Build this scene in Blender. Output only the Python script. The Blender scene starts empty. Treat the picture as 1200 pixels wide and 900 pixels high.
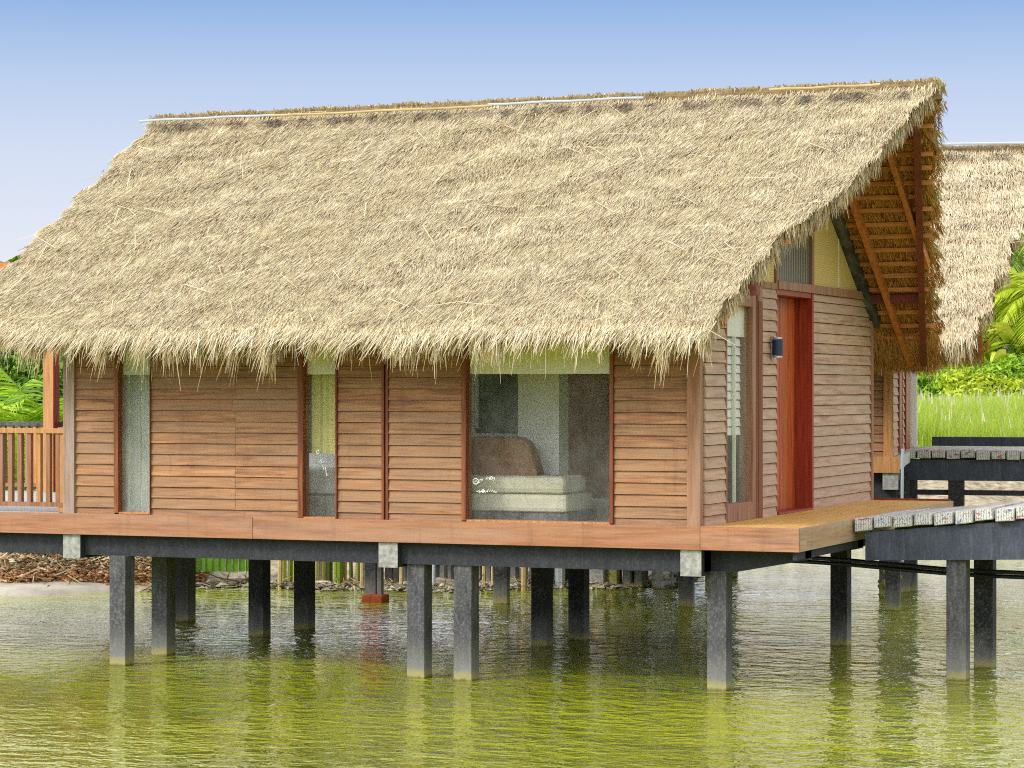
import bpy, math, random
import numpy as np
from mathutils import Vector, Matrix
R = math.radians
C = bpy.context.scene.collection
random.seed(4)
rng = np.random.default_rng(7)

# ---------------------------------------------------------------- camera, sky, sun, exposure
YAW = R(22.5); CY, SY = math.cos(YAW), math.sin(YAW)
X0, Y0, CAMZ = 1.7353, 23.5, 2.774
def wp(X, Y):                       # point seen from the camera (right X, forward Y) -> world
    return (CY*(X-X0)-SY*(Y-Y0), SY*(X-X0)+CY*(Y-Y0))
FPX, HPX = 3020.0, 456.0
def at(px, Y):                      # column of the photograph at depth Y -> world
    return wp((px-600)/FPX*Y, Y)
def zat(py, Y): return CAMZ+(HPX-py)*Y/FPX

cam = bpy.data.cameras.new('camera'); camo = bpy.data.objects.new('camera', cam); C.objects.link(camo)
cx, cy = wp(0, 0)
camo.location = (cx, cy, CAMZ); camo.rotation_euler = (R(90), 0, YAW)
cam.sensor_width = 36; cam.lens = 36*FPX/1200; cam.shift_y = 6/1200; cam.clip_end = 3000
S = bpy.context.scene
S.camera = camo
S.render.engine = 'CYCLES'
S.view_settings.view_transform = 'Standard'; S.view_settings.look = 'None'
S.view_settings.exposure = 0.66; S.view_settings.gamma = 1
S.cycles.use_denoising = False; S.cycles.filter_width = 1.1; S.cycles.use_adaptive_sampling = False; S.cycles.caustics_reflective = False; S.cycles.caustics_refractive = False; S.cycles.sample_clamp_indirect = 1.5; S.cycles.sample_clamp_direct = 6
S.cycles.max_bounces = 8; S.cycles.diffuse_bounces = 4; S.cycles.transparent_max_bounces = 16

SUN = Vector((-0.52, -0.74, 0.72)).normalized()     # towards the sun
sun = bpy.data.lights.new('sun', 'SUN'); sun.energy = 1.5; sun.angle = R(12); sun.color = (1, .95, .86)
so = bpy.data.objects.new('sun', sun); C.objects.link(so)
so.rotation_euler = (-SUN).to_track_quat('-Z', 'Y').to_euler(); so.location = (0, -10, 30)

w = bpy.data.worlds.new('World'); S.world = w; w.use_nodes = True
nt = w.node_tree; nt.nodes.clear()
def wn(t, **k):
    n = nt.nodes.new(t)
    for a, b in k.items(): setattr(n, a, b)
    return n
out = wn('ShaderNodeOutputWorld'); bg = wn('ShaderNodeBackground'); bg.inputs[1].default_value = 0.1
sky = wn('ShaderNodeTexSky', sky_type='NISHITA', sun_disc=False)
sky.sun_elevation = math.asin(SUN.z); sky.sun_rotation = math.atan2(SUN.x, SUN.y)
tc = wn('ShaderNodeTexCoord'); sp = wn('ShaderNodeSeparateXYZ'); cr = wn('ShaderNodeValToRGB')
nt.links.new(tc.outputs['Generated'], sp.inputs[0]); nt.links.new(sp.outputs[2], cr.inputs[0])
def lin(c): return tuple((x/255/12.92 if x/255 <= .04045 else ((x/255+.055)/1.055)**2.4) for x in c)
stops = [(0, (236, 238, 247)), (.048, (232, 236, 248)), (.09, (213, 223, 245)), (.12, (187, 206, 239)), (.15, (142, 178, 229)),
         (.175, (200, 214, 238)), (.22, (236, 239, 244)), (.6, (238, 240, 244)), (1, (225, 232, 246))]
el = cr.color_ramp.elements
while len(el) < len(stops): el.new(.5)
for e, (p, c) in zip(el, stops):
    e.position = p; e.color = tuple(lin(c))+(1,)
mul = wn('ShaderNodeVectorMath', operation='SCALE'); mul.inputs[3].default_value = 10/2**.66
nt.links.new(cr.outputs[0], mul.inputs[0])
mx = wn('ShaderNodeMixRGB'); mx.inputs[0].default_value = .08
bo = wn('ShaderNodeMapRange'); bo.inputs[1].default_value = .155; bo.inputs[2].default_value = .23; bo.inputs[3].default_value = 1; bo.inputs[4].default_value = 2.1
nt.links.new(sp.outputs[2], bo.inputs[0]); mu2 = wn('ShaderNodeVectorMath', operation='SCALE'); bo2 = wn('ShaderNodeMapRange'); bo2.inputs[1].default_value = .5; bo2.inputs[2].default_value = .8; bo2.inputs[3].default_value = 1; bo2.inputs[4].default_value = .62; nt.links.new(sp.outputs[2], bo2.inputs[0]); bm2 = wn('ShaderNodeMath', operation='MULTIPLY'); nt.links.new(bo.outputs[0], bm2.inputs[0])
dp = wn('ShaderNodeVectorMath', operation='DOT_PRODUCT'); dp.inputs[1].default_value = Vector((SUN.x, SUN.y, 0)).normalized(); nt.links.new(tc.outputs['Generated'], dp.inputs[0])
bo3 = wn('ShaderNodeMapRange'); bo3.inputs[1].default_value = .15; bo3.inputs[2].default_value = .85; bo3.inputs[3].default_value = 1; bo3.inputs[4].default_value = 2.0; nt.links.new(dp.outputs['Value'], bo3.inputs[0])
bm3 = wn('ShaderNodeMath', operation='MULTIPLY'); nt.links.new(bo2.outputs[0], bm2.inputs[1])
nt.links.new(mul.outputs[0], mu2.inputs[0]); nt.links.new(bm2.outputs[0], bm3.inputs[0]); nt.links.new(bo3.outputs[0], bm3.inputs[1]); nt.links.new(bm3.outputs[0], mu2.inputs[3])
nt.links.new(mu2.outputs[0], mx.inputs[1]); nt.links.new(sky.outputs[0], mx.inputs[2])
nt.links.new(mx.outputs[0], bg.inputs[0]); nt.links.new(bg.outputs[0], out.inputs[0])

# ---------------------------------------------------------------- helpers
def tag(o, label=None, cat=None, group=None, kind=None):
    for k, v in (('label', label), ('category', cat), ('group', group), ('kind', kind)):
        if v: o[k] = v
    return o
def empty(name, loc=(0, 0, 0), rz=0, **k):
    o = bpy.data.objects.new(name, None); C.objects.link(o); o.location = loc; o.rotation_euler = (0, 0, rz)
    o.empty_display_size = .2
    return tag(o, **k)
def link(name, me, mat, parent=None, **k):
    o = bpy.data.objects.new(name, me); C.objects.link(o)
    for m in (mat if isinstance(mat, (list, tuple)) else [mat]): me.materials.append(m)
    if parent: o.parent = parent
    return tag(o, **k)
class MB:
    def __init__(s): s.v = []; s.f = []; s.m = []
    def hexa(s, p, mi=0):           # 8 points: bottom 4 (ccw from above), top 4
        b = len(s.v); s.v += [tuple(q) for q in p]
        for f in ((3, 2, 1, 0), (4, 5, 6, 7), (0, 1, 5, 4), (1, 2, 6, 5), (2, 3, 7, 6), (3, 0, 4, 7)):
            s.f.append(tuple(b+i for i in f)); s.m.append(mi)
        return s
    def box(s, x0, x1, y0, y1, z0, z1, mi=0):
        return s.hexa([(x0, y0, z0), (x1, y0, z0), (x1, y1, z0), (x0, y1, z0), (x0, y0, z1), (x1, y0, z1), (x1, y1, z1), (x0, y1, z1)], mi)
    def bar(s, a, b, w_, h_, mi=0, up=(0, 0, 1)):
        a, b = Vector(a), Vector(b); d = (b-a).normalized(); u = Vector(up)
        sd = d.cross(u).normalized()*w_/2; uu = sd.cross(d).normalized()*h_/2
        return s.hexa([a-sd-uu, b-sd-uu, b+sd-uu, a+sd-uu, a-sd+uu, b-sd+uu, b+sd+uu, a+sd+uu], mi)
    def prism(s, poly, axis, a, b, mi=0):   # polygon in the plane across axis ('x','y')
        n = len(poly); k = len(s.v)
        for t in (a, b):
            for p, q in poly: s.v.append((t, p, q) if axis == 'x' else (p, t, q))
        s.f.append(tuple(range(k, k+n))[::-1]); s.f.append(tuple(range(k+n, k+2*n))); s.m += [mi, mi]
        for i in range(n):
            j = (i+1) % n; s.f.append((k+i, k+j, k+n+j, k+n+i)); s.m.append(mi)
        return s
    def tube(s, pts, rad, n=8, mi=0):
        pts = [Vector(p) for p in pts]; k = len(s.v)
        rads = rad if isinstance(rad, (list, tuple)) else [rad]*len(pts)
        for i, p in enumerate(pts):
            d = (pts[min(i+1, len(pts)-1)]-pts[max(i-1, 0)]).normalized()
            a = d.cross(Vector((0.3, .2, 1)) if abs(d.z) < .9 else Vector((1, 0, 0))).normalized(); b = d.cross(a)
            for j in range(n):
                t = 2*math.pi*j/n; s.v.append(tuple(p+(a*math.cos(t)+b*math.sin(t))*rads[i]))
        for i in range(len(pts)-1):
            for j in range(n):
                s.f.append((k+i*n+j, k+i*n+(j+1) % n, k+(i+1)*n+(j+1) % n, k+(i+1)*n+j)); s.m.append(mi)
        s.f.append(tuple(range(k, k+n))[::-1]); s.f.append(tuple(range(k+(len(pts)-1)*n, k+len(pts)*n))); s.m += [mi, mi]
        return s
    def build(s, name, mat, parent=None, bevel=0, **k):
        me = bpy.data.meshes.new(name); me.from_pydata(s.v, [], s.f); 
        if any(s.m): me.polygons.foreach_set('material_index', s.m)
        import bmesh
        bm = bmesh.new(); bm.from_mesh(me); bmesh.ops.recalc_face_normals(bm, faces=bm.faces); bm.to_mesh(me); bm.free()
        me.update()
        o = link(name, me, mat, parent, **k)
        if bevel:
            b = o.modifiers.new('bevel', 'BEVEL'); b.width = bevel; b.segments = 2; b.limit_method = 'ANGLE'
        return o
def np_mesh(name, V, F, mat, parent=None, smooth=False, **k):      # V (n,3), F (m,k)
    me = bpy.data.meshes.new(name); V = np.asarray(V, np.float32); F = np.asarray(F, np.int32); n = F.shape[1]
    me.vertices.add(len(V)); me.vertices.foreach_set('co', V.ravel())
    me.loops.add(F.size); me.loops.foreach_set('vertex_index', F.ravel())
    me.polygons.add(len(F)); me.polygons.foreach_set('loop_start', np.arange(0, F.size, n, dtype=np.int32))
    me.polygons.foreach_set('use_smooth', np.full(len(F), smooth))
    me.update(calc_edges=True)
    return link(name, me, mat, parent, **k)
def nrm(a): return a/np.maximum(np.linalg.norm(a, axis=1, keepdims=True), 1e-9)
def ribbons(P, D, L, W, SD, B=None, rows=2, tip=.25):
    n = len(P); L = np.broadcast_to(L, n)[:, None]; W = np.broadcast_to(W, n)[:, None]
    if B is None: B = np.zeros_like(P)
    vs = []
    for i in range(rows):
        t = i/(rows-1); c = P+D*L*t+B*L*t*t; ww = W*((1-t)+tip*t if rows == 2 else (1-(1-tip)*t**1.5))*.5
        vs += [c-SD*ww, c+SD*ww]
    V = np.stack(vs, 1).reshape(-1, 3); m = 2*rows
    F = [np.arange(n)[:, None]*m+np.array([2*i, 2*i+1, 2*i+3, 2*i+2]) for i in range(rows-1)]
    return V, np.concatenate(F)
def merge(parts):
    Vs, Fs, k = [], [], 0
    for V, F in parts: Vs.append(V); Fs.append(F+k); k += len(V)
    return np.concatenate(Vs), np.concatenate(Fs)
def snoise(x, y, seed=0, octs=3):      # cheap smooth noise from sines
    r = np.random.default_rng(seed); o = np.zeros_like(x, dtype=float); a = 1
    for k in range(octs*4):
        fx, fy, ph = r.normal(0, 1, 3); f = 2**(k/4)
        o += a*np.sin((fx*x+fy*y)*f+ph*6); a *= .87
    return o/2.2

# ---------------------------------------------------------------- materials
class NT:
    def __init__(s, name):
        s.mat = bpy.data.materials.new(name); s.mat.use_nodes = True; s.t = s.mat.node_tree
        s.b = s.t.nodes['Principled BSDF']; s.o = s.t.nodes['Material Output']; s._c = None
    def n(s, t, **k):
        n = s.t.nodes.new('ShaderNode'+t)
        for a, b in k.items(): setattr(n, a, b)
        return n
    def l(s, a, b): s.t.links.new(a, b)
    def co(s, scale=(1, 1, 1), island=0.0):
        tcn = s.n('TexCoord'); m = s.n('Mapping'); m.inputs['Scale'].default_value = scale
        if island:
            g = s.n('NewGeometry'); v = s.n('VectorMath', operation='SCALE'); v.inputs[0].default_value = (13.1, 7.7, 5.3)
            s.l(g.outputs['Random Per Island'], v.inputs[3]); a = s.n('VectorMath', operation='ADD')
            s.l(tcn.outputs['Object'], a.inputs[0]); s.l(v.outputs[0], a.inputs[1]); s.l(a.outputs[0], m.inputs[0])
        else: s.l(tcn.outputs['Object'], m.inputs[0])
        return m.outputs[0]
    def noise(s, co, scale, detail=4, rough=.6, dist=0):
        n = s.n('TexNoise'); n.inputs['Scale'].default_value = scale; n.inputs['Detail'].default_value = detail
        n.inputs['Roughness'].default_value = rough; n.inputs['Distortion'].default_value = dist; s.l(co, n.inputs['Vector']); return n.outputs[0]
    def ramp(s, fac, stops, const=False):
        r = s.n('ValToRGB'); e = r.color_ramp.elements
        if const: r.color_ramp.interpolation = 'CONSTANT'
        while len(e) < len(stops): e.new(.5)
        for x, (p, c) in zip(e, stops):
            x.position = p; x.color = (tuple(c) if isinstance(c, (tuple, list)) else (c, c, c))+(1,)
        s.l(fac, r.inputs[0]); return r.outputs[0]
    def mix(s, f, a, b, mode='MIX'):
        m = s.n('MixRGB', blend_type=mode)
        for v, i in ((f, 0), (a, 1), (b, 2)):
            if hasattr(v, 'node'): s.l(v, m.inputs[i])
            elif isinstance(v, (tuple, list)): m.inputs[i].default_value = tuple(v)+(1,)
            else: m.inputs[i].default_value = v if i == 0 else (v, v, v, 1)
        return m.outputs[0]
    def rand(s): return s.n('NewGeometry').outputs['Random Per Island']
    def bump(s, h, st=.3, d=.01):
        b = s.n('Bump'); b.inputs['Strength'].default_value = st; b.inputs['Distance'].default_value = d
        s.l(h, b.inputs['Height']); s.l(b.outputs[0], s.b.inputs['Normal']); return s
    def fin(s, col, rough=.8, spec=.3):
        if hasattr(col, 'node'): s.l(col, s.b.inputs['Base Color'])
        else: s.b.inputs['Base Color'].default_value = tuple(col)+(1,)
        s.b.inputs['Roughness'].default_value = rough; s.b.inputs['Specular IOR Level'].default_value = spec
        return s.mat
def wood(name, axis, dark, mid, light, rough=.6, grey=None, greyamt=.5, spec=.3):
    m = NT(name); st = [14, 14, 14]; st['xyz'.index(axis)] = .9
    co = m.co(tuple(st), 1); g = m.noise(co, 2.2, 6, .65, .6)
    st2 = [3, 3, 5]; st2['xyz'.index(axis)] = .8
    big = m.noise(m.co(tuple(st2), 1), 1.0, 3, .6)
    c = m.ramp(g, [(.28, dark), (.5, mid), (.72, light)])
    c = m.mix(m.ramp(m.rand(), [(0, .0), (1, .45)]), c, dark)
    c = m.mix(m.ramp(m.rand(), [(.55, .0), (1, .3)]), c, light)
    c = m.mix(m.ramp(big, [(.6, 0), (.8, .55)]), c, tuple(x*.45 for x in dark))
    if grey:
        c = m.mix(m.ramp(m.noise(m.co(tuple(x*.35 for x in st), 1), 1.6, 5), [(.4, 0), (.65, greyamt)]), c, grey)
    drip = m.noise(m.co((7, 7, .7)), 1.5, 5, .7); c = m.mix(m.ramp(drip, [(.55, 0), (.75, .28)]), c, tuple(x*.55 for x in dark))
    fine = m.noise(m.co((9, 9, 9)), 12, 2, .7)
    c = m.mix(m.ramp(fine, [(.3, .28), (.5, 0)]), c, tuple(x*.5 for x in dark))
    m.bump(g, .35, .004)
    return m.fin(c, rough, spec)
def plain(name, col, rough=.6, var=.25, scale=6, spec=.3, metal=0):
    m = NT(name); n = m.noise(m.co(), scale, 5, .65)
    c = m.mix(m.ramp(n, [(.35, 1), (.65, 0)]), col, tuple(x*(1-var) for x in col))
    m.b.inputs['Metallic'].default_value = metal
    m.bump(n, .15, .005)
    return m.fin(c, rough, spec)
def blades_mat(name, cols, trans=0, rough=.7, patch=None, spec=.2):
    m = NT(name); n = len(cols); c = m.ramp(m.rand(), [(i/(n-1), c) for i, c in enumerate(cols)])
    if patch:
        big = m.noise(m.co((1, 1, 1)), patch[0], 5, .65)
        c = m.mix(m.ramp(big, [(.38, 0), (.62, patch[2])]), c, patch[1])
    mt = m.fin(c, rough, spec)
    if trans:
        tr = m.n('BsdfTranslucent'); m.l(c, tr.inputs[0]) ; mx = m.n('MixShader'); mx.inputs[0].default_value = trans
        m.l(m.b.outputs[0], mx.inputs[1]); m.l(tr.outputs[0], mx.inputs[2]); m.l(mx.outputs[0], m.o.inputs[0])
    return mt
M = {}
W1 = ((.10, .036, .014), (.41, .18, .07), (.59, .32, .15))
M['siding_x'] = wood('siding_front', 'x', *W1, grey=(.28, .18, .11), greyamt=.6)
M['siding_y'] = wood('siding_side', 'y', (.24, .12, .07), (.53, .33, .20), (.68, .48, .33), grey=(.44, .33, .24), greyamt=.5)
M['trim'] = wood('trim_wood', 'z', (.16, .062, .03), (.33, .14, .065), (.46, .23, .12), grey=(.38, .26, .2), greyamt=.55)
M['post_grey'] = wood('weathered_post', 'z', (.2, .12, .09), (.36, .24, .18), (.46, .34, .28), grey=(.4, .33, .29), greyamt=.8)
M['redtrim'] = wood('red_trim', 'z', (.09, .02, .008), (.24, .07, .025), (.36, .13, .05))
M['fascia_x'] = wood('fascia_front', 'x', (.16, .05, .02), (.42, .175, .08), (.58, .29, .15), grey=(.42, .27, .19), greyamt=.5)
M['fascia_y'] = wood('fascia_side', 'y', (.26, .13, .06), (.48, .29, .15), (.6, .4, .24), grey=(.5, .4, .3), greyamt=.5)
M['deck'] = wood('deck_floor', 'y', (.5, .24, .05), (.78, .44, .12), (.86, .58, .22), rough=.45)
M['grey_floor'] = plain('grey_floor', (.5, .5, .48), .7)
M['door'] = wood('door_red', 'z', (.14, .02, .006), (.54, .10, .02), (.68, .2, .05), rough=.4, spec=.4)
M['jamb'] = wood('jamb_red', 'z', (.13, .015, .006), (.34, .042, .014), (.44, .08, .025), rough=.4, spec=.4)
M['orange_wood'] = wood('orange_wood', 'z', (.30, .11, .03), (.55, .27, .10), (.68, .38, .17))
M['rafter'] = wood('rafter_wood', 'y', (.3, .08, .025), (.62, .23, .07), (.74, .32, .12))
M['batten'] = wood('batten_wood', 'x', (.4, .13, .03), (.74, .32, .09), (.82, .45, .18))
M['barge'] = wood('barge_wood', 'y', (.10, .02, .015), (.22, .05, .035), (.3, .09, .06))
M['darkrafter'] = wood('dark_rafter', 'y', (.02, .018, .018), (.05, .045, .045), (.12, .12, .125), grey=(.2, .2, .21), greyamt=.6)
def bitumen(name, lo, hi, foot=True):
    m = NT(name); co = m.co((1, 1, .45), 0); n = m.noise(m.co((1.6, 1.6, .6), 0), 6, 10, .82); n2 = m.noise(m.co((9, 9, .9)), 3, 5, .7)
    c = m.ramp(n, [(.3, lo), (.55, tuple((a+b)/2 for a, b in zip(lo, hi))), (.75, hi)])
    c = m.mix(m.ramp(n2, [(.55, 0), (.8, .5)]), c, tuple(x*1.8 for x in hi))
    fn = m.noise(m.co(), 40, 5, .75)
    c = m.mix(m.ramp(fn, [(.5, 0), (.66, .26 if foot else .08)]), c, (.42, .41, .39))
    ch = m.noise(m.co((1, 1, .6)), 7, 8, .8); c = m.mix(m.ramp(ch, [(.62, 0), (.70, .35 if foot else .06)]), c, (.34, .33, .31))
    if foot:
        g = m.n('NewGeometry'); s_ = m.n('SeparateXYZ'); m.l(g.outputs['Position'], s_.inputs[0])
        a = m.n('Math', operation='MULTIPLY_ADD'); m.l(n, a.inputs[0]); a.inputs[1].default_value = .9; m.l(s_.outputs[2], a.inputs[2])
        c = m.mix(m.ramp(a.outputs[0], [(.42, .75), (.85, 0)]), c, (.3, .29, .26))
        b = m.n('Math', operation='MULTIPLY_ADD'); m.l(n, b.inputs[0]); b.inputs[1].default_value = .12; m.l(s_.outputs[2], b.inputs[2])
        c = m.mix(m.ramp(b.outputs[0], [(.1, 0.9), (.17, 0)]), c, (.34, .3, .1))
        c = m.mix(m.ramp(b.outputs[0], [(.06, 0.9), (.09, 0)]), c, (.1, .08, .03))
    m.bump(fn, .4, .006)
    return m.fin(c, .75, .3)
M['stilt'] = bitumen('stilt_coating', (.014, .014, .018), (.14, .135, .14))
M['stilt_dark'] = bitumen('stilt_coating_dark', (.01, .011, .014), (.035, .035, .04))
M['beam'] = bitumen('beam_coating', (.012, .014, .018), (.045, .047, .055), False)
M['beam_blue'] = bitumen('beam_blue', (.02, .024, .04), (.10, .11, .15), False)
M['concrete'] = plain('concrete_end', (.42, .41, .38), .85, .5, 22)
M['thatch'] = blades_mat('thatch', [(.22, .15, .07), (.56, .45, .26), (.63, .52, .32), (.66, .56, .36), (.72, .62, .42), (.78, .72, .55), (.54, .47, .33)], 0, .85, (.9, (.62, .50, .28), .3), spec=.1)
M['fringe'] = blades_mat('thatch_fringe', [(.20, .12, .045), (.54, .41, .20), (.63, .52, .31), (.68, .58, .38), (.74, .66, .48), (.46, .33, .15)], .12, .85, spec=.1)
M['underthatch'] = blades_mat('thatch_underside', [(.12, .05, .015), (.42, .20, .055), (.60, .31, .09), (.72, .44, .17)], 0, .9, spec=.1)
M['thatch_base'] = plain('thatch_base', (.30, .21, .11), .95, .5, 9)
M['thatch_inner'] = plain('thatch_inner', (.30, .14, .045), .95, .65, 30)
M['thatch2'] = blades_mat('thatch_pale', [(.32, .23, .13), (.64, .53, .34), (.70, .60, .41), (.76, .67, .49), (.58, .48, .31)], 0, .85, (.8, (.66, .54, .34), .35), spec=.1)
M['dark_tuft'] = blades_mat('dark_tuft', [(.03, .02, .015), (.12, .085, .07), (.24, .17, .11)], 0, .9)  # blade colours painted for the shade inside thatch gaps
M['bamboo_pole'] = plain('bamboo_pole', (.56, .42, .20), .5, .3, 3)
M['white_pipe'] = plain('white_pipe', (.46, .50, .56), .4, .12, 3)
M['black_pipe'] = plain('black_pipe', (.012, .014, .02), .4, .2, 3)
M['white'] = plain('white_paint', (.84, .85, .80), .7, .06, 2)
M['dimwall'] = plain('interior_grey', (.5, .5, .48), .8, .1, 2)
M['blind'] = plain('blind_cloth', (.93, .89, .93), .8, .04, 3)
M['navy'] = plain('lamp_navy', (.01, .03, .09), .4, .2, 3, .5)
M['steel'] = plain('steel', (.6, .6, .6), .3, .1, 3, .5, 1)
M['ink'] = plain('white_ink', (.9, .9, .9), .6, .02)
M['sofa'] = plain('sofa_cloth', (.56, .54, .42), .9, .2, 10)
M['cushion'] = plain('cushion_cloth', (.34, .15, .06), .9, .5, 16)
M['curtain'] = plain('curtain_cloth', (.76, .72, .28), .9, .15, 3)
# woven panel
m = NT('woven_panel'); wv = m.n('TexWave', wave_type='BANDS', bands_direction='Z'); wv.inputs['Scale'].default_value = 14; wv.inputs['Distortion'].default_value = 5; wv.inputs['Detail'].default_value = 4
m.l(m.co((1, 1, 1)), wv.inputs['Vector']); n = m.noise(m.co((1, 2, 18)), 6, 5, .7)
c = m.mix(wv.outputs[1], (.54, .37, .13), (.74, .54, .23)); c = m.mix(m.ramp(n, [(.35, .7), (.6, 0)]), c, (.42, .33, .08)); M['woven'] = m.fin(c, .8)
# corrugated translucent sheet
m = NT('corrugated'); wv = m.n('TexWave', wave_type='BANDS', bands_direction='Y'); wv.inputs['Scale'].default_value = 5; wv.inputs['Distortion'].default_value = .3
m.l(m.co((1, 1, .2)), wv.inputs['Vector']); M['corrugated'] = m.fin(m.ramp(wv.outputs[1], [(.3, (.05, .045, .03)), (.8, (.24, .22, .15))]), .35, .5)
# glass
def glass(name, tint, dirt, refl=1.0):
    m = NT(name); t = m.n('BsdfTransparent'); t.inputs[0].default_value = tint+(1,)
    g = m.n('BsdfGlossy'); g.inputs['Roughness'].default_value = .02; g.inputs[0].default_value = (.9, .95, .9, 1)
    fr = m.n('Fresnel'); fr.inputs[0].default_value = 1.6
    fm = m.n('Math', operation='MULTIPLY'); m.l(fr.outputs[0], fm.inputs[0]); fm.inputs[1].default_value = refl
    a = m.n('MixShader'); m.l(fm.outputs[0], a.inputs[0]); m.l(t.outputs[0], a.inputs[1]); m.l(g.outputs[0], a.inputs[2])
    d = m.n('BsdfDiffuse'); d.inputs[0].default_value = (.62, .63, .58, 1)
    nz = m.noise(m.co((1, 1, .6)), 3, 9, .75); r = m.ramp(nz, [(.35, dirt*.35), (.7, dirt*1.6)])
    b = m.n('MixShader'); m.l(r, b.inputs[0]); m.l(a.outputs[0], b.inputs[1]); m.l(d.outputs[0], b.inputs[2])
    if refl == 0:
        m.l(t.outputs[0], b.inputs[1])
    bn = m.n('Bump'); bn.inputs['Strength'].default_value = .04; m.l(m.noise(m.co(), 1.3, 2), bn.inputs['Height']); m.l(bn.outputs[0], g.inputs['Normal'])
    m.l(b.outputs[0], m.o.inputs[0]); return m.mat
M['glass'] = glass('window_glass', (.985, .985, .975), .05, 0)
M['glass_dusty'] = glass('window_glass_dusty', (.94, .96, .94), .14, 0)
# plank tops and ends
m = NT('plank_top'); g = m.noise(m.co((1, 1, 1), 1), 9, 6, .7); c = m.ramp(g, [(.3, (.26, .23, .2)), (.5, (.54, .52, .49)), (.7, (.72, .7, .67))])
c = m.mix(m.ramp(m.rand(), [(0, 0), (1, .35)]), c, (.3, .26, .22)); m.bump(g, .4, .01); M['plank'] = m.fin(c, .8)
m = NT('plank_end'); co = m.co((1, 1, 1)); vo = m.n('TexWave', wave_type='BANDS', bands_direction='X'); vo.inputs['Scale'].default_value = 13; vo.inputs['Distortion'].default_value = 6; vo.inputs['Detail'].default_value = 3; vo.inputs['Detail Scale'].default_value = 4
m.l(co, vo.inputs['Vector']); c = m.ramp(vo.outputs[1], [(.12, (.22, .22, .23)), (.35, (.62, .61, .57))])
c = m.mix(m.ramp(m.noise(m.co((7, 7, 30), 1), 1, 2, .5), [(.62, 0), (.66, .8)]), c, (.42, .03, .04))
c = m.mix(m.ramp(m.noise(m.co((12, 9, 22), 1), 1.2, 2, .5), [(.66, 0), (.7, .7)]), c, (.04, .08, .4))
c = m.mix(m.ramp(m.rand(), [(.6, 0), (.75, .45)]), c, (.42, .38, .14))
M['plank_end'] = m.fin(c, .8)
# ground, grass, water
m = NT('ground'); co = m.co(); n = m.noise(co, .35, 8, .65); n2 = m.noise(co, 5, 6, .7)
g = m.n('NewGeometry'); s_ = m.n('SeparateXYZ'); m.l(g.outputs['Position'], s_.inputs[0])
a = m.n('Math', operation='MULTIPLY_ADD'); m.l(n, a.inputs[0]); a.inputs[1].default_value = .25; hz = m.n('Math', operation='MULTIPLY'); m.l(s_.outputs[2], hz.inputs[0]); hz.inputs[1].default_value = .5; m.l(hz.outputs[0], a.inputs[2])
earth = m.ramp(n2, [(.3, (.10, .07, .04)), (.5, (.34, .28, .18)), (.7, (.55, .49, .36))])
c = m.mix(m.ramp(a.outputs[0], [(.66, 0), (.72, 1)]), earth, m.ramp(n, [(.3, (.12, .19, .03)), (.6, (.26, .34, .06))]))
m.t.nodes[-1]
m.bump(n2, .6, .05); M['ground'] = m.fin(c, .95)
M['sand'] = plain('sand', (.50, .45, .36), .95, .35, 2)
m = NT('rubble'); r = m.rand(); c = m.ramp(r, [(0, (.12, .07, .03)), (.3, (.32, .23, .11)), (.5, (.34, .15, .06)), (.7, (.38, .32, .18)), (1, (.52, .46, .32))]); 
g = m.n('NewGeometry'); s_ = m.n('SeparateXYZ'); m.l(g.outputs['Position'], s_.inputs[0]); c = m.mix(m.ramp(s_.outputs[2], [(.16, .6), (.34, 0)]), c, (.46, .17, .055)); M['rubble'] = m.fin(c, .9)
m = NT('water'); m.b.inputs['IOR'].default_value = 1.55
co = m.co((1, 1, 1)); 
mp = m.n('Mapping'); mp.inputs['Rotation'].default_value = (0, 0, -YAW); mp.inputs['Scale'].default_value = (.75, 1.0, 1)
m.l(co, mp.inputs[0])
w1 = m.noise(mp.outputs[0], 4.6, 3, .55, .4); w2 = m.noise(mp.outputs[0], 11, 2, .5, .2); w3 = m.noise(mp.outputs[0], .35, 4, .6)
h = m.n('Math', operation='MULTIPLY_ADD'); m.l(w2, h.inputs[0]); h.inputs[1].default_value = .22; m.l(w1, h.inputs[2])
amp = m.n('Math', operation='MULTIPLY'); m.l(h.outputs[0], amp.inputs[0]); m.l(m.ramp(w3, [(.36, .3), (.6, 1)]), amp.inputs[1])
b = m.n('Bump'); b.inputs['Strength'].default_value = 1; b.inputs['Distance'].default_value = .13; m.l(amp.outputs[0], b.inputs['Height']); m.l(b.outputs[0], m.b.inputs['Normal'])
c = m.mix(m.ramp(m.noise(co, .22, 4, .6), [(.35, 0), (.65, 1)]), (.185, .21, .003), (.31, .335, .007))
m.b.inputs['Coat Weight'].default_value = .35; m.b.inputs['Coat IOR'].default_value = 1.5; m.b.inputs['Coat Roughness'].default_value = .02; m.l(b.outputs[0], m.b.inputs['Coat Normal'])
M['water'] = m.fin(c, .02, .8)
def leafmat(name, cols, tr=.35): return blades_mat(name, cols, tr, .55, None, .3)
M['leaf_bright'] = leafmat('leaf_bright', [(.06, .15, .01), (.22, .40, .015), (.34, .54, .02), (.46, .62, .04)])
M['leaf_lime'] = leafmat('leaf_lime', [(.2, .28, .01), (.44, .56, .02), (.56, .66, .04), (.64, .64, .1)])
M['leaf_mid'] = leafmat('leaf_mid', [(.03, .07, .008), (.10, .21, .015), (.18, .32, .02), (.27, .42, .03)])
M['leaf_dark'] = leafmat('leaf_dark', [(.008, .02, .006), (.02, .05, .012), (.05, .09, .015)])
M['grass'] = leafmat('grass', [(.26, .38, .03), (.40, .54, .05), (.48, .60, .08), (.50, .60, .12), (.40, .52, .05)], .4)
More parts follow.
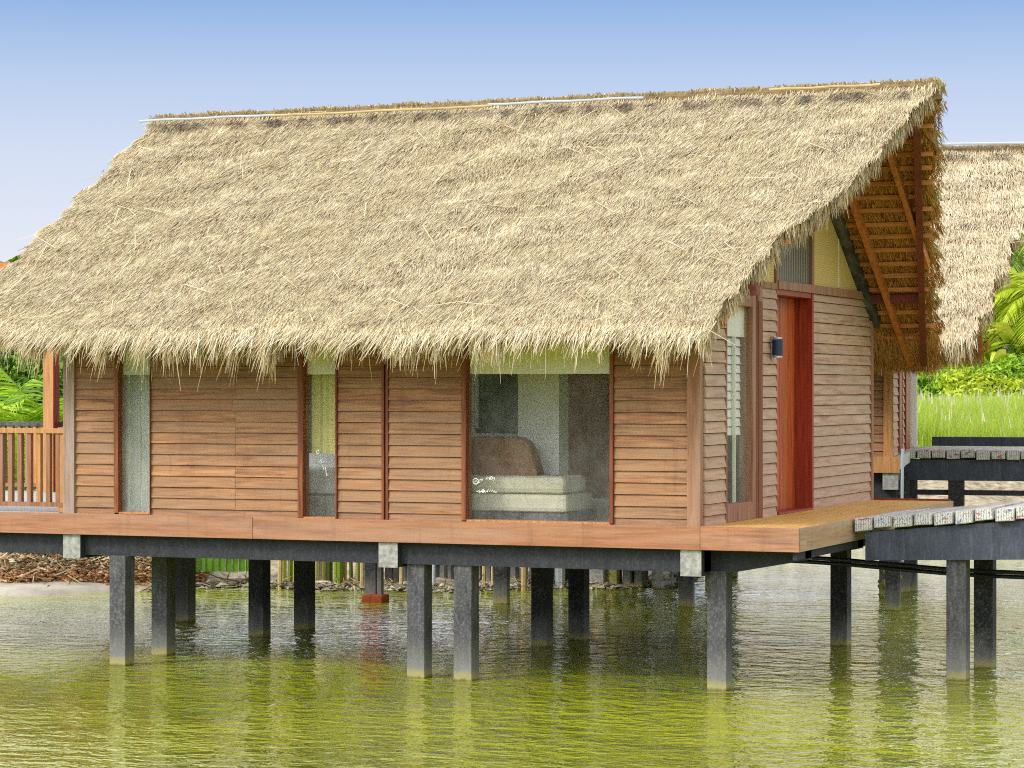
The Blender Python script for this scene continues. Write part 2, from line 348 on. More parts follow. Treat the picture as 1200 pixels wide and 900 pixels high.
M['grass_head'] = leafmat('grass_head', [(.5, .46, .25), (.66, .62, .4), (.6, .55, .36)], .3)
M['bark'] = plain('bark', (.36, .33, .28), .9, .3, 5)
M['bamboo_green'] = blades_mat('bamboo_green', [(.05, .06, .01), (.18, .26, .02), (.36, .40, .04), (.45, .4, .14), (.10, .14, .02)], 0, .5)
M['green_sheet'] = plain('green_sheet', (.13, .30, .02), .5, .5, 3)
M['rust'] = plain('rust', (.35, .07, .02), .9, .4, 12)
M['moss'] = plain('moss', (.40, .38, .12), .95, .5, 14)

DZ = 1.525            # deck level above the water
# ---------------------------------------------------------------- setting: ground sheet, water
def shore(X):         # camera-frame depth of the shoreline
    X = np.asarray(X, float)
    s = 35.6+.35*np.sin(X*1.3)+.2*np.sin(X*3.1+1)
    return s+12.5*(1/(1+np.exp(-(X-3.0)*4)))
def land(X, Y):
    d = Y-shore(X)
    z = np.where(d < 0, np.maximum(-1.2, d*.35), np.where(X < 3, np.minimum((.09+.41/(1+np.exp((X+4.7)*5)))*np.clip(d/1.0, 0, 1)+np.clip(d-2.5, 0, None)*.07, 1.6), np.minimum(.16*d, 1.6)))
    return z
xs = np.concatenate([np.linspace(-900, -40, 12), np.linspace(-30, 30, 260), np.linspace(40, 900, 12)])
ys = np.concatenate([np.linspace(-200, 20, 6), np.linspace(22, 33, 8), np.linspace(33.5, 62, 170), np.linspace(66, 140, 24), np.linspace(180, 2500, 12)])
GX, GY = np.meshgrid(xs, ys)
GZ = land(GX, GY)
GZ = GZ+np.where((GY > shore(GX)+.15) & (GY < 70), .05*snoise(GX*2, GY*2, 3), 0)
wx, wy = CY*(GX-X0)-SY*(GY-Y0), SY*(GX-X0)+CY*(GY-Y0)
V = np.stack([wx, wy, GZ], -1).reshape(-1, 3); nx = len(xs); I = (np.arange(len(ys)-1)[:, None]*nx+np.arange(nx-1)[None]).ravel()
np_mesh('ground', V, np.stack([I, I+1, I+nx+1, I+nx], 1), M['ground'], smooth=True, kind='structure')
mb = MB(); q = [wp(-300, -60), wp(300, -60), wp(300, 90), wp(-300, 90)]
mb.v = [(x, y, 0) for x, y in q]; mb.f = [(0, 1, 2, 3)]; mb.m = [0]; mb.build('water', M['water'], kind='structure')

# ---------------------------------------------------------------- thatched roof builder
def thatch_roof(root, rg, mats, n_top, n_under, seed, detail=1.0):
    """rg: zr ridge height, m ridge y, e overhang y of eave (front), slope, ridge/eave x at both ends, Y-depth V"""
    r = np.random.default_rng(seed)
    zr, m_, ev, sl = rg['zr'], rg['m'], rg['e'], rg['s']
    half = m_-ev; SLn = math.hypot(half, half*sl); cs, sn = half/SLn, half*sl/SLn
    rr, er, rl, elx = rg['rr'], rg['er'], rg['rl'], rg['el']
    T = .16
    def te(x, sgn):
        x = np.asarray(x, float); sgn = np.asarray(sgn)
        e_ = .982+.006*np.sin(x*2.3+1)+.004*np.sin(x*7.1)-rg.get('lift', 0)*np.clip((-6.75-x)/.7, 0, 1)
        return np.where(sgn < 0, e_, e_*.965)
    def xlim(t, side, sgn=-1):
        if side > 0 and sgn < 0 and 'edge' in rg:
            return np.interp(t, rg['edge'][0], rg['edge'][1])+.02*np.sin(t*47)+.015*np.sin(t*91)      # t 0 ridge .. 1 eave
        wob = .05*np.sin(t*31+side)+.035*np.sin(t*67+2*side)
        return (rr+(er-rr)*t+wob) if side > 0 else (rl+(elx-rl)*t+wob)
    # base slab (front and back), top and underside with thickness
    N, NX = 30, 24
    def slab(d0, d1, end):
        mb = MB()
        for sgn in (-1, 1):
            for j in range(NX):
                for i in range(N):
                    k = len(mb.v)
                    for side_ in ((d0, d1) if d1 is not None else (d0,)):
                        for (a, u) in ((i, j), (i, j+1), (i+1, j+1), (i+1, j)):
                            t = a/N; xa, xb = float(xlim(t, -1, sgn))+.05, float(xlim(t, 1, sgn))-.05; x = xa+(xb-xa)*u/NX
                            dd = side_*(1-.55*max(0, (t-.8)/.2)) if side_ < -.1 else side_
                            tt = t*end*float(te(x, sgn)); mb.v.append((x, m_+sgn*half*tt, zr-half*sl*tt+dd))
                    if d1 is None: mb.f.append((k, k+1, k+2, k+3)); mb.m.append(0)
                    else:
                        mb.f += [(k, k+1, k+2, k+3), (k+4, k+7, k+6, k+5)]; mb.m += [0, 0]
                        for cond, q in ((j == 0, (0, 3)), (j == NX-1, (1, 2)), (i == N-1, (3, 2)), (i == 0, (0, 1))):
                            if cond: mb.f.append((k+q[0], k+q[1], k+4+q[1], k+4+q[0])); mb.m.append(0)
        return mb
    roof = slab(-T, -.035, .95).build('thatched_roof', M['thatch_base'], root)
    slab(-T-.006, None, .95).build('roof_lining', M['thatch_inner'], roof)
    def surf(t, x, sgn, off):   # point above surface
        t = t*te(x, sgn); y = m_+sgn*(half*t+off*sn); z = zr-half*sl*t+off*cs
        return np.stack([x, y, z], 1)
    def top_blades(n, sgn, wmul=1):
        t = r.random(n); course = .075; t = np.floor(t/course)*course+np.clip(r.normal(.0, .33, n), -.8, .8)*course*.8+course*.3
        t = np.clip(t, -.015, None); t = np.where(t > 1.0, r.uniform(.93, 1.035, n), t); ee = np.clip((t-.94)/.08, 0, 1) if sgn < 0 else 0*t
        u = r.random(n); xa, xb = xlim(t, -1, sgn), xlim(t, 1, sgn); x = xa+(xb-xa)*u
        clump = snoise(x*5, t*22, 5); lean = .12*snoise(x*2.1, t*9, 9, 2)+.10*snoise(x*9, t*40, 11, 2)
        ang = lean+r.normal(0, .15, n)
        big = .006*snoise(x*1.2, t*5, 15)
        down = np.array([0, sgn*cs, -sn]); nor = np.array([0, sgn*sn, cs]); X = np.array([1., 0, 0])
        D = nrm(down*np.cos(ang)[:, None]+X*np.sin(ang)[:, None]+nor*(.10+.05*clump+r.normal(0, .06, n))[:, None])
        off = -.012+.008*clump+big
        P = surf(t, x, sgn, off)
        D = nrm(D+np.array([0, 0, -1.])*(ee*r.uniform(0, .6, n))[:, None])
        L = r.uniform(.09, .22, n)*(1+.5*ee); roll = r.normal(0, .55, n)
        SDv = nrm(np.cross(D, nor)); SD = SDv*np.cos(roll)[:, None]+nor*np.sin(roll)[:, None]
        P -= D*(L*.25)[:, None]
        return ribbons(P, D, L, r.uniform(.005, .0115, n)*wmul/detail, SD, tip=.3)
    np_mesh('thatch', *top_blades(n_top, -1), mats[0], roof)
    np_mesh('thatch', *top_blades(n_top//6, 1, 2), mats[0], roof)
    k = int(300*detail); tc_ = np.round(r.random(k)/.075)*.075+r.normal(0, .008, k); tc_ = np.clip(tc_, .08, .97); xc_ = xlim(tc_, -1)+(xlim(tc_, 1)-xlim(tc_, -1))*r.random(k)
    rep_ = r.integers(2, 9, k); tt_ = np.repeat(tc_, rep_)+r.normal(0, .003, rep_.sum()); xx_ = np.repeat(xc_, rep_)+r.normal(0, .03, rep_.sum()); nn = len(tt_)
    D = nrm(np.array([0, -cs, -sn])+np.stack([r.normal(0, .25, nn), np.zeros(nn), np.zeros(nn)], 1)); SD = nrm(np.cross(D, np.array([0, -sn, cs])))
    np_mesh('thatch_gap_shade', *ribbons(surf(tt_, xx_, -1, np.full(nn, .03)), D, r.uniform(.02, .06, nn), .006, SD, tip=.2), M['dark_tuft'], roof, kind='stuff')  # small dark blades whose colour imitates shaded gaps between the straws
    # loose stray straws lying on the slope
    n = int(260*detail); t = r.random(n); x = xlim(t, -1)+(xlim(t, 1)-xlim(t, -1))*r.random(n); ang = r.normal(0, .8, n)
    D = nrm(np.array([0, -cs, -sn])*np.cos(ang)[:, None]+np.array([1., 0, 0])*np.sin(ang)[:, None]+np.array([0, -sn, cs])*.05)
    SD = nrm(np.cross(D, np.array([0, -sn, cs])))
    Vf = ribbons(surf(t, x, -1, np.full(n, .03)), D, r.uniform(.15, .5, n), .008, SD, rows=3, tip=.6)
    # eave fringe, both slopes
    parts = [Vf]
    for sgn, nn in ((-1, int(17000*detail)), (1, int(9000*detail))):
        u = r.random(nn); x = elx+((np.interp(1, *rg['edge']) if 'edge' in rg and sgn < 0 else er)-elx)*u
        cl = snoise(x*7, x*0+sgn, 21)+.9*snoise(x*23, x*0, 22); lon = .135+.075*cl+r.exponential(.04, nn)
        lon = np.clip(lon, .06, .5); tt = 1.005-.06*r.random(nn)
        cu = np.floor(x*8); lx = .34*snoise(cu*3.1, cu*0, 24)+r.normal(0, .17, nn)
        q = r.random(nn); droop = .5+1.0*q+r.normal(0, .18, nn)
        D = nrm(np.stack([lx, sgn*(.8+r.normal(0, .1, nn)), -droop*.68], 1))
        B = np.stack([lx*0, -sgn*np.full(nn, .25), -np.full(nn, .45)], 1)
        P = surf(tt, x, sgn, .0-q**1.5*T*.45)
        P -= D*(.05+.05*r.random(nn))[:, None]
        SD = nrm(np.stack([np.ones(nn), r.normal(0, .5, nn), r.normal(0, .3, nn)], 1))
        parts.append(ribbons(P, D, lon, r.uniform(.006, .013, nn)/detail**.5, SD, B, rows=3, tip=.2))
    # gable-edge bristles
    for side in (1, -1):
        for sgn in (-1, 1):
            nn = int(5000*detail); t = r.random(nn)
            x = xlim(t, side, sgn); bk = 1 if (side == 1 and sgn == 1) else 0
            D = nrm(np.stack([side*(.05+r.random(nn)*.45+.2*snoise(t*60, t*0, 31)), sgn*cs*(1+r.normal(0, .2, nn)), -sn-r.random(nn)*.5], 1))
            P = surf(t, x-side*(.06+.05*bk), sgn, -r.random(nn)*T*(1-.45*bk))
            SD = nrm(r.normal(0, 1, (nn, 3)))
            parts.append(ribbons(P, D, r.uniform(.06, .19, nn)*(1-.65*bk), r.uniform(.006, .013, nn)/detail**.5, SD, np.tile([0, 0, -.3], (nn, 1)), rows=3, tip=.2))
    np_mesh('thatch_fringe', *merge(parts), mats[1], roof)
    # underside straw
    nn = n_under; sgn = np.ones(nn); t = r.random(nn)
    xa = np.where(sgn > 0, -.3, -.5); x = xa+(xlim(t, 1, 1)-xa)*r.random(nn)
    P = np.stack([x, m_+sgn*half*t, zr-half*sl*t-T-.008-r.random(nn)*.008], 1)
    D = nrm(np.stack([r.normal(0, .3, nn), sgn*cs*np.ones(nn), -sn-.06*np.abs(r.normal(0, 1, nn))], 1))
    parts = [ribbons(P, D, r.uniform(.04, .11, nn), r.uniform(.005, .01, nn), nrm(np.stack([np.ones(nn), r.normal(0, .2, nn), r.normal(0, .6, nn)], 1)), np.tile([0, 0, -.15], (nn, 1)), rows=3, tip=.2)]
    # bristly lower half of the back slope underside
    nn = n_under//2; t = .965-.1*r.random(nn); x = -.4+(xlim(t, 1, 1)+.4)*r.random(nn)
    P = np.stack([x, m_+half*t, zr-half*sl*t-T-.02], 1)
    D = nrm(np.stack([r.normal(0, .2, nn), np.full(nn, .5), -np.full(nn, .8)], 1))
    parts.append(ribbons(P, D, r.uniform(.12, .3, nn), .009, nrm(np.stack([np.ones(nn), r.normal(0, .3, nn), r.normal(0, .3, nn)], 1)), None, rows=3, tip=.2))
    np_mesh('thatch_underside', *merge(parts), M['underthatch'], roof)
    # ridge cap
    nn = int(9000*detail); x = rl+(rr-rl)*r.random(nn); sg = np.where(r.random(nn) < .7, -1, 1)
    hump = .035+.008*np.sin(x*5.5)+.006*np.sin(x*13+1)
    P = np.stack([x, m_-sg*r.random(nn)*.10, zr+hump+r.normal(0, .006, nn)], 1)
    D = nrm(np.stack([r.normal(-.2, .3, nn), sg*.85, -.4-.3*r.random(nn)], 1))
    np_mesh('ridge_cap', *ribbons(P, D, r.uniform(.10, .2, nn), r.uniform(.006, .012, nn)/detail, nrm(np.stack([np.ones(nn), r.normal(0, .3, nn), r.normal(0, .3, nn)], 1)), np.tile([0, 0, -.35], (nn, 1)), rows=3, tip=.3), mats[0], roof)
    mb = MB().tube([(rl+.02, m_, zr-.03), (rr-.03, m_, zr-.03)], .07, 8); mb.build('ridge_roll', M['thatch_base'], roof)
    # dark-coloured blades painted as the shade in gaps under the cap
    xs_ = np.arange(rl+.15, rr-.2, .27)+r.normal(0, .06, len(np.arange(rl+.15, rr-.2, .27))); pr = []
    for x_ in xs_:
        k = int(r.integers(14, 40)); xx = x_+r.normal(0, .045, k); 
        P = surf(np.full(k, .055)+r.normal(0, .006, k), xx, -1, np.full(k, .045))
        D = nrm(np.stack([r.normal(-.3, .3, k), -cs+r.normal(0, .1, k), -sn*np.ones(k)], 1))
        pr.append(ribbons(P, D, r.uniform(.03, .10, k), .014, nrm(np.stack([np.ones(k), r.normal(0, .3, k), r.normal(0, .3, k)], 1)), None, rows=2, tip=.3))
    np_mesh('cap_gap_shade', *merge(pr), M['dark_tuft'], roof, kind='stuff')
    return roof, xlim, half

# ---------------------------------------------------------------- main house
house = empty('stilt_house', (0, 0, DZ), label='large wooden house on dark stilts with straw-coloured thatched roof and red door', cat='house')
V_ = 5.993
rg = dict(zr=4.30, m=2.996, e=-.9, s=.661, rr=1.50, er=.56, rl=-7.48, el=-7.72, lift=.075, edge=([0, .11, .25, .40, .50, .57, .61, .70, .77, .83, .90, 1.0], [1.45, 1.33, 1.19, 1.05, .88, .70, .59, .51, .46, .40, .35, .32]))
roof, xlim, half = thatch_roof(house, rg, (M['thatch'], M['fringe']), 300000, 26000, 3)
sl, m_, zr = rg['s'], rg['m'], rg['zr']
def roofz(v): return zr-sl*abs(v-m_)-.17
# battens and rafters
k = 0
t = .03
while t < .995:
    for sg in ((1, -1) if t < .88 else (1,)):
        y = m_+sg*half*t; z = zr-sl*half*t-.20
        MB().bar((-.4, y, z), (float(xlim(t, 1, sg))-.1, y+random.uniform(-.01, .01), z+random.uniform(-.008, .008)), .045, .045).build('roof_batten', M['batten'], roof)
    t += .05+random.uniform(-.004, .004)
for x in (.28, .85):
    for sg in ((1, -1) if x < .5 else (1,)):
        tm = min(.97 if sg > 0 else .85, (rg['rr']-.12-x)/(rg['rr']-rg['er']))
        MB().bar((x, m_+sg*.03, zr-.26), (x, m_+sg*half*tm, zr-sl*half*tm-.26), .06, .10).build('rafter', M['rafter'], roof)
for sg in (1, -1):
    xe_ = (lambda t: float(xlim(t, 1, sg))-(.2 if sg < 0 else .17))
    MB().bar((rg['rr']-.24, m_, zr-.29), (xe_(.5) if sg < 0 else rg['er']-.12, m_+sg*half*(.5 if sg < 0 else .96), zr-sl*half*(.5 if sg < 0 else .96)-.27), .07, .12).build('barge_rafter', M['barge'], roof)
    yb = .1 if sg < 0 else V_-.24
    MB().box(0.06, .68 if sg > 0 else .5, yb-.05, yb+.05, 2.2 if sg > 0 else 2.1, 2.3 if sg > 0 else 2.2).build('outrigger', M['barge'], roof)
    MB().bar((.05, m_, zr-.24), (.05, m_+sg*(m_+.12), zr-sl*(m_+.12)-.24), .09, .15).build('gable_rafter', M['darkrafter'], roof)
MB().box(-6.8, 1.25, m_-.05, m_+.05, zr-.36, zr-.24).build('ridge_beam', M['barge'], roof)
# ridge poles
def ridge_pole(x0, x1, mat, zz=.065):
    mb = MB().tube([(x0+(x1-x0)*i/8, m_-.23, zr-.105+zz+.004*math.sin(i*1.7+x0)) for i in range(9)], .014, 8); mb.build('ridge_pole', mat, roof)
ridge_pole(-7.55, -5.85, M['white_pipe']); ridge_pole(-5.9, -3.25, M['bamboo_pole'], .055); ridge_pole(-3.3, -1.55, M['white_pipe'], .07); ridge_pole(-.2, .95, M['bamboo_pole'], .09)

def clap_front(parts, z0, z1, y=0.0, p=.1083):
    mb = MB()
    for (a, b) in parts:
        z = z0; cuts0 = a+(b-a)*random.uniform(.35, .7) if b-a > 1.2 else None
        i = 0
        while z < z1-.02:
            zz = min(z+p-.005, z1); segs = [(a, b)]
            if b-a > 1.2:
                c = cuts0 if i % 5 else a+(b-a)*random.uniform(.3, .8)
                segs = [(a, c-.0015), (c+.0015, b)]
            for (s0, s1) in segs:
                j = random.uniform(-.0015, .0015); o = random.uniform(-.002, .002)
                mb.hexa([(s0, y-.028+o, z+j), (s1, y-.028+o, z+j+random.uniform(-.001, .001)), (s1, y, z+j), (s0, y, z+j), (s0, y-.010, zz), (s1, y-.010, zz), (s1, y, zz), (s0, y, zz)])
            z += p; i += 1
    return mb
def clap_side(parts, z0, z1, x=0.0, p=.1083, top=None):
    mb = MB()
    for (a, b) in parts:
        z = z0
        while z < z1-.02:
            zz = min(z+p+.012, z1); o = random.uniform(-.002, .002)
            zz = min(z+p-.007, z1)
            mb.hexa([(x, a, z), (x+.03+o, a, z), (x+.03+o, b, z), (x, b, z), (x, a, zz), (x+.010, a, zz), (x+.010, b, zz), (x, b, zz)]); z += p
    return mb
# wall cores (behind the boards), then the boards
fronts = [(-6.638, -6.185), (-5.762, -4.122), (-3.69, -3.222), (-3.148, -2.385), (-.848, -.133)]
mb = MB()
for a, b in ((-6.64, -6.19), (-5.76, -4.13), (-3.685, -2.39), (-.845, -.08)): mb.box(a, b, .004, .1, -.05, 2.1)
for a, b in ((-6.19, -5.76), (-4.13, -3.685), (-2.39, -.845)): mb.box(a, b, .006, .1, 1.78, 2.1)
for a, b in ((-6.19, -5.76), (-4.13, -3.685), (-2.39, -.845)): mb.box(a, b, .006, .1, -.05, -.004)
core = mb.build('front_wall', M['redtrim'], house)
for f_ in fronts: clap_front([f_], -.045, 2.1).build('siding', M['siding_x'], core)
mb = MB()
for a, b in ((.08, .63), (1.72, 2.293), (3.586, 5.95)): mb.box(-.1, -.004, a, b, -.05, 2.2)
mb.box(-.1, -.006, .66, 1.72, 2.05, 2.2).box(-.25, -.17, 2.2, 3.7, 2.15, 2.4)
side = mb.build('side_wall', M['redtrim'], house)
for f_ in ((.03, .63), (1.722, 2.29)): clap_side([f_], -.02, 2.24).build('siding', M['siding_y'], side)
clap_side([(3.60, 5.95)], .0, 2.24).build('siding', M['siding_y'], side)
MB().box(-6.7, -6.6, .1, .8, -.05, 2.1).box(-6.7, -6.6, 4.6, V_, -.05, 2.1).box(-6.7, -6.6, .8, 4.6, 1.95, 2.1).build('end_wall', M['siding_y'], house)
MB().box(-6.66, -6.65, .8, 4.6, 0, 1.95).build('added_end_glass', M['glass'], house)  # unseen glazed opening added to let daylight into the rooms
mb = MB()
for a, b in ((-6.6, -6.0), (-3.6, -2.8), (-1.0, 0)): mb.box(a, b, V_-.1, V_, -.05, 2.2)
mb.box(-2.8, -1.0, V_-.1, V_, -.05, .1).box(-2.8, -1.0, V_-.1, V_, 1.95, 2.2).box(-6.0, -3.6, V_-.1, V_, 1.95, 2.2)  # unseen openings made in this wall to bring sky light inside
mb.build('back_wall', M['siding_x'], house)
# posts and trims
MB().box(-6.769, -6.64, -.05, .08, -.01, 2.1).build('corner_post', M['post_grey'], house, bevel=.004)
MB().box(-.131, -.0, -.055, .03, -.012, 2.1).build('corner_post', M['trim'], house, bevel=.004)
MB().box(-.09, .035, V_-.04, V_+.05, -.005, 2.16).build('corner_post', M['trim'], house, bevel=.003)
mb = MB().box(-3.219, -3.195, -.034, .0, -.01, 2.1).box(-3.175, -3.151, -.034, .0, -.01, 2.1); mb.build('cover_strip', M['redtrim'], house)
# top beam over door and gable
MB().box(-.06, .045, 2.293, 5.97, 2.245, 2.33).build('tie_beam', M['trim'], house, bevel=.003)
MB().box(-.06, .03, 1.717, 2.293, 2.24, 2.30).build('tie_beam', M['trim'], house)
# gable panels
def gable(a, b, z0, x0, x1, mat, name):
    poly = [(a, z0)]
    pts = [(a, roofz(a))]+([(m_, roofz(m_))] if a < m_ < b else [])+[(b, roofz(b))]
    poly = [(a, z0), (b, z0)]+[(p, q) for p, q in reversed(pts)]
    return MB().prism(poly, 'x', x0, x1).build(name, mat, house)
gable(3.62, 5.88, 2.33, -.03, .0, M['woven'], 'woven_gable_panel')
gable(2.30, 3.54, 2.33, -.03, .0, M['corrugated'], 'corrugated_gable_panel')
gable(1.2, 2.26, 2.3, -.03, .004, M['woven'], 'woven_gable_panel')
MB().box(-.04, .03, 3.54, 3.62, 2.33, roofz(3.6)).build('gable_stud', M['trim'], house)
MB().box(-.04, .03, 2.255, 2.30, 2.30, roofz(2.3)).build('gable_stud', M['trim'], house)
MB().box(.001, .008, 4.66, 4.672, 2.34, 3.0).build('gable_seam', M['white'], house)
# windows
def window(x0, x1, z0, z1, fl, fr_, glassmat, blind=True):
    mb = MB()
    mb.box(x0-fl, x0, -.045, .1, z0-.01, z1+.05).box(x1, x1+fr_, -.045, .1, z0-.01, z1+.05)
    mb.box(x0, x1, -.03, .1, z1, z1+.05)
    wdw = mb.build('window', M['redtrim'], house, bevel=.003)
    MB().box(x0, x1, -.035, .1, z0-.018, z0).build('sill', M['orange_wood'], wdw)
    MB().box(x0, x1, .03, .036, z0, z1).build('pane', glassmat, wdw)
    if blind: MB().box(x0+.005, x1-.005, .05, .058, 1.392, z1).build('blind', M['blind'], wdw)
    return wdw
w1_ = window(-6.13, -5.766, .02, 1.72, .05, .004, M['glass_dusty'])
w2_ = window(-4.06, -3.709, .01, 1.72, .055, .016, M['glass'])
w3_ = window(-2.333, -.887, .016, 1.74, .046, .035, M['glass'])
# handwriting on the glass
def scribble(wd, segs, rad=.0042):
    mb = MB()
    for s_ in segs: mb.tube([(x, .026, z) for x, z in s_], rad, 5)
    mb.build('handwriting', M['ink'], wd)
def circ(cx_, cz, rx, rz, n=10, a0=0, a1=6.28): return [(cx_+rx*math.cos(a0+(a1-a0)*i/n), cz+rz*math.sin(a0+(a1-a0)*i/n)) for i in range(n+1)]
def zz(py): return (HPX-py)*24.3/FPX+CAMZ-DZ
bx, bz = -2.29, zz(563)
segs = [circ(bx+.03, bz-.012, .03, .026), [(bx+.02, bz-.02), (bx+.035, bz), (bx+.045, bz-.02), (bx+.075, bz-.02)],
        [(bx+.072, bz-.005), (bx+.075, bz+.012), (bx+.088, bz), (bx+.095, bz+.018), (bx+.10, bz-.002)],
        [(bx+.135, bz+.008), (bx+.15, bz+.035), (bx+.152, bz+.008), (bx+.17, bz+.03), (bx+.172, bz+.006)],
        circ(bx+.19, bz+.022, .012, .012), [(bx+.205, bz+.03), (bx+.208, bz+.012), (bx+.222, bz+.03), (bx+.226, bz+.008), (bx+.212, bz-.006)]]
b2 = bz-.112
segs += [[(bx+.04, b2), (bx+.07, b2+.02), (bx+.065, b2-.015), (bx+.09, b2+.012)], [(bx+.06, b2), (bx+.12, b2+.006)],
         circ(bx+.105, b2+.01, .01, .016), [(bx+.12, b2+.02), (bx+.125, b2-.005), (bx+.15, b2+.015)],
         [(bx+.15, b2), (bx+.16, b2+.03), (bx+.172, b2+.004), (bx+.184, b2+.028), (bx+.19, b2+.002), (bx+.205, b2+.024)],
         [(bx+.21, b2+.0), (bx+.22, b2+.02), (bx+.225, b2+.0), (bx+.245, b2+.002)], [(bx+.178, b2+.052), (bx+.181, b2+.056)]]
scribble(w3_, segs)
bx, bz = -3.93, zz(532)
scribble(w2_, [circ(bx, bz, .014, .02), [(bx+.02, bz-.09), (bx+.05, bz-.06), (bx+.035, bz-.11), (bx+.07, bz-.09)],
               [(bx+.05, bz-.13), (bx+.07, bz-.17), (bx+.085, bz-.14), (bx+.09, bz-.2), (bx+.10, bz-.23), (bx+.115, bz-.21)]], .0035)
# side window (tall, in a brown frame)
mb = MB(); mb.box(-.1, .035, 1.44, 1.56, 0, 2.24).box(-.1, .05, 1.56, 1.715, 0, 2.24).box(-.1, .03, .634, .66, 0, 2.24).box(-.1, .034, .66, 1.44, 0, .17).box(-.1, .034, .66, 1.44, 2.04, 2.24)
ws = mb.build('window', M['trim'], house, bevel=.004)
MB().box(-.03, -.024, .66, 1.44, .17, 2.04).build('pane', glass('side_glass', (.95, .96, .92), .08, .06), ws)
MB().box(-.06, -.05, .66, 1.44, 1.75, 2.04).build('blind', M['blind'], ws)
mb = MB()
for i in range(11): mb.hexa([(-.09, .67, .82+i*.085), (-.075, .67, .81+i*.085), (-.075, 1.40, .81+i*.085), (-.09, 1.40, .82+i*.085), (-.10, .67, .888+i*.085), (-.085, .67, .878+i*.085), (-.085, 1.40, .878+i*.085), (-.10, 1.40, .888+i*.085)])
mb.build('slatted_blind', M['blind'], ws)
MB().box(-.07, -.045, 1.12, 1.15, .17, 1.75).build('curtain_edge', M['white'], ws)
MB().box(.052, .056, 1.57, 1.70, .0, 2.1).build('cover_board', M['redtrim'], ws)
# door
mb = MB(); mb.box(-.16, .03, 3.545, 3.60, 0, 2.245).box(-.16, .02, 2.285, 2.31, 0, 2.245).box(-.16, .02, 2.31, 3.545, 2.19, 2.245)
fr_ = mb.build('door_frame', M['jamb'], house, bevel=.003)
mb = MB(); 
for i in range(9): mb.box(-.20, -.16+(.002 if i % 2 else 0), 2.31+i*.1372, 2.31+(i+1)*.1372-.003, .01, 2.185)
dr = mb.build('door', M['door'], house)
MB().box(-.16, -.12, 2.42, 2.44, .95, 1.15).build('handle', M['steel'], dr)
MB().box(-.16, .04, 2.31, 3.545, .002, .02).build('door_sill', M['jamb'], house)
# wall lamp
lamp_z = 1.66
mb = MB().tube([(.085, 2.10, lamp_z-.08), (.085, 2.10, lamp_z+.08)], .055, 20)
lm = mb.build('wall_lamp', M['navy'], house)
mb = MB().tube([(.085, 2.10, lamp_z-.10), (.085, 2.10, lamp_z-.085)], .048, 20).tube([(.085, 2.10, lamp_z+.085), (.085, 2.10, lamp_z+.10)], .048, 20)
mb.build('lamp_rim', M['steel'], lm); MB().box(.03, .06, 2.07, 2.13, lamp_z-.11, lamp_z+.11).build('lamp_bracket', M['steel'], lm)

# deck, fascia, floor
mb = MB(); y = -.03; i = 0
bw = .115
x = .0
mb = MB()
xx = .045
n = 8
for i in range(n):
    a = .001+i*(.90/n); mb.box(a, a+.90/n-.006, -.03, 6.08, -.045, -.001-(.0015 if i % 2 else 0))
mb.build('porch_deck', M['deck'], house)
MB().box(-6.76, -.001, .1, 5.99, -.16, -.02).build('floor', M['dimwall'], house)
MB().box(-12, -6.77, .02, 4.6, -.16, .0).build('veranda_floor', M['grey_floor'], house)
mb = MB()
for a, b in ((-12, -7.9), (-7.896, -4.6), (-4.597, -.002), (.001, .93)): mb.box(a, b, -.065, -.03, -.215, -.002 if a < 0 else 0.0)
mb.build('front_fascia', M['fascia_x'], house, bevel=.003)
mb = MB().box(.902, .932, -.028, .18, -.215, 0.0).box(.902, .93, .183, 3.2, -.215, -.001).box(.902, .93, 3.203, 6.1, -.215, .0)
mb.build('side_fascia', M['fascia_y'], house, bevel=.003)
MB().box(.0, .9, 6.081, 6.10, -.2, .02).build('rear_kerb', M['jamb'], house)
# beams
BZ = -.217
mb = MB()
mb.box(-12, .0, .06, .28, BZ-.21, BZ); mb.box(-12, .0, 3.3, 3.5, BZ-.21, BZ); mb.box(-12, .9, 5.6, 5.85, BZ-.21, BZ)
mb.build('floor_beam', M['beam'], house)
mb = MB()
for (x0, x1) in ((-6.78, -6.58), (-3.25, -3.05), (-.2, 0)):
    mb2 = MB().box(x0, x1, -.02, 5.9, BZ-.24, BZ+.003); cb = mb2.build('cross_beam', M['beam'], house)
    MB().box(x0, x1, -.032, -.0202, BZ-.242, BZ+.001).build('beam_end', M['concrete'], cb)
# cantilever brackets to the porch edge
for vv in (.35, 2.2, 4.55):
    MB().prism([(.001, BZ-.235), (.12, BZ-.235), (.9, BZ-.09), (.9, BZ), (.001, BZ)], 'y', vv-.1, vv+.1).build('bracket', M['beam'], house)
MB().box(.86, .9, -.02, 6.05, BZ-.075, BZ).build('edge_beam', M['beam'], house)
# stilts
def stilt(x, y, top, mat, wd=.185, parent=house, base=0, name='stilt', bot=-1.2):
    a = wd/2; b = a*random.uniform(.97, 1.03)
    z1 = top-base; z0 = bot-base
    ox, oy = parent.location.x*0, 0
    return MB().hexa([(x-b, y-b, z0), (x+b, y-b, z0), (x+b, y+b, z0), (x-b, y+b, z0), (x-a, y-a, z1), (x+a, y-a, z1), (x+a, y+a, z1), (x-a, y+a, z1)]).build(name, mat, parent, bevel=.006)
ztop = DZ+BZ-.205
for (x, y, mt) in ((-6.14, .05, 0), (-6.25, 1.06, 0), (-7.95, 4.49, 0), (-6.29, 3.25, 1), (-6.19, 4.16, 1), (-2.92, .19, 0), (-2.42, .17, 0),
                   (-2.96, 3.46, 1), (-2.83, 4.23, 1), (.06, .33, 0), (.02, 4.7, 1)):
    stilt(x, y, ztop, M['stilt_dark'] if mt else M['stilt'], base=DZ)
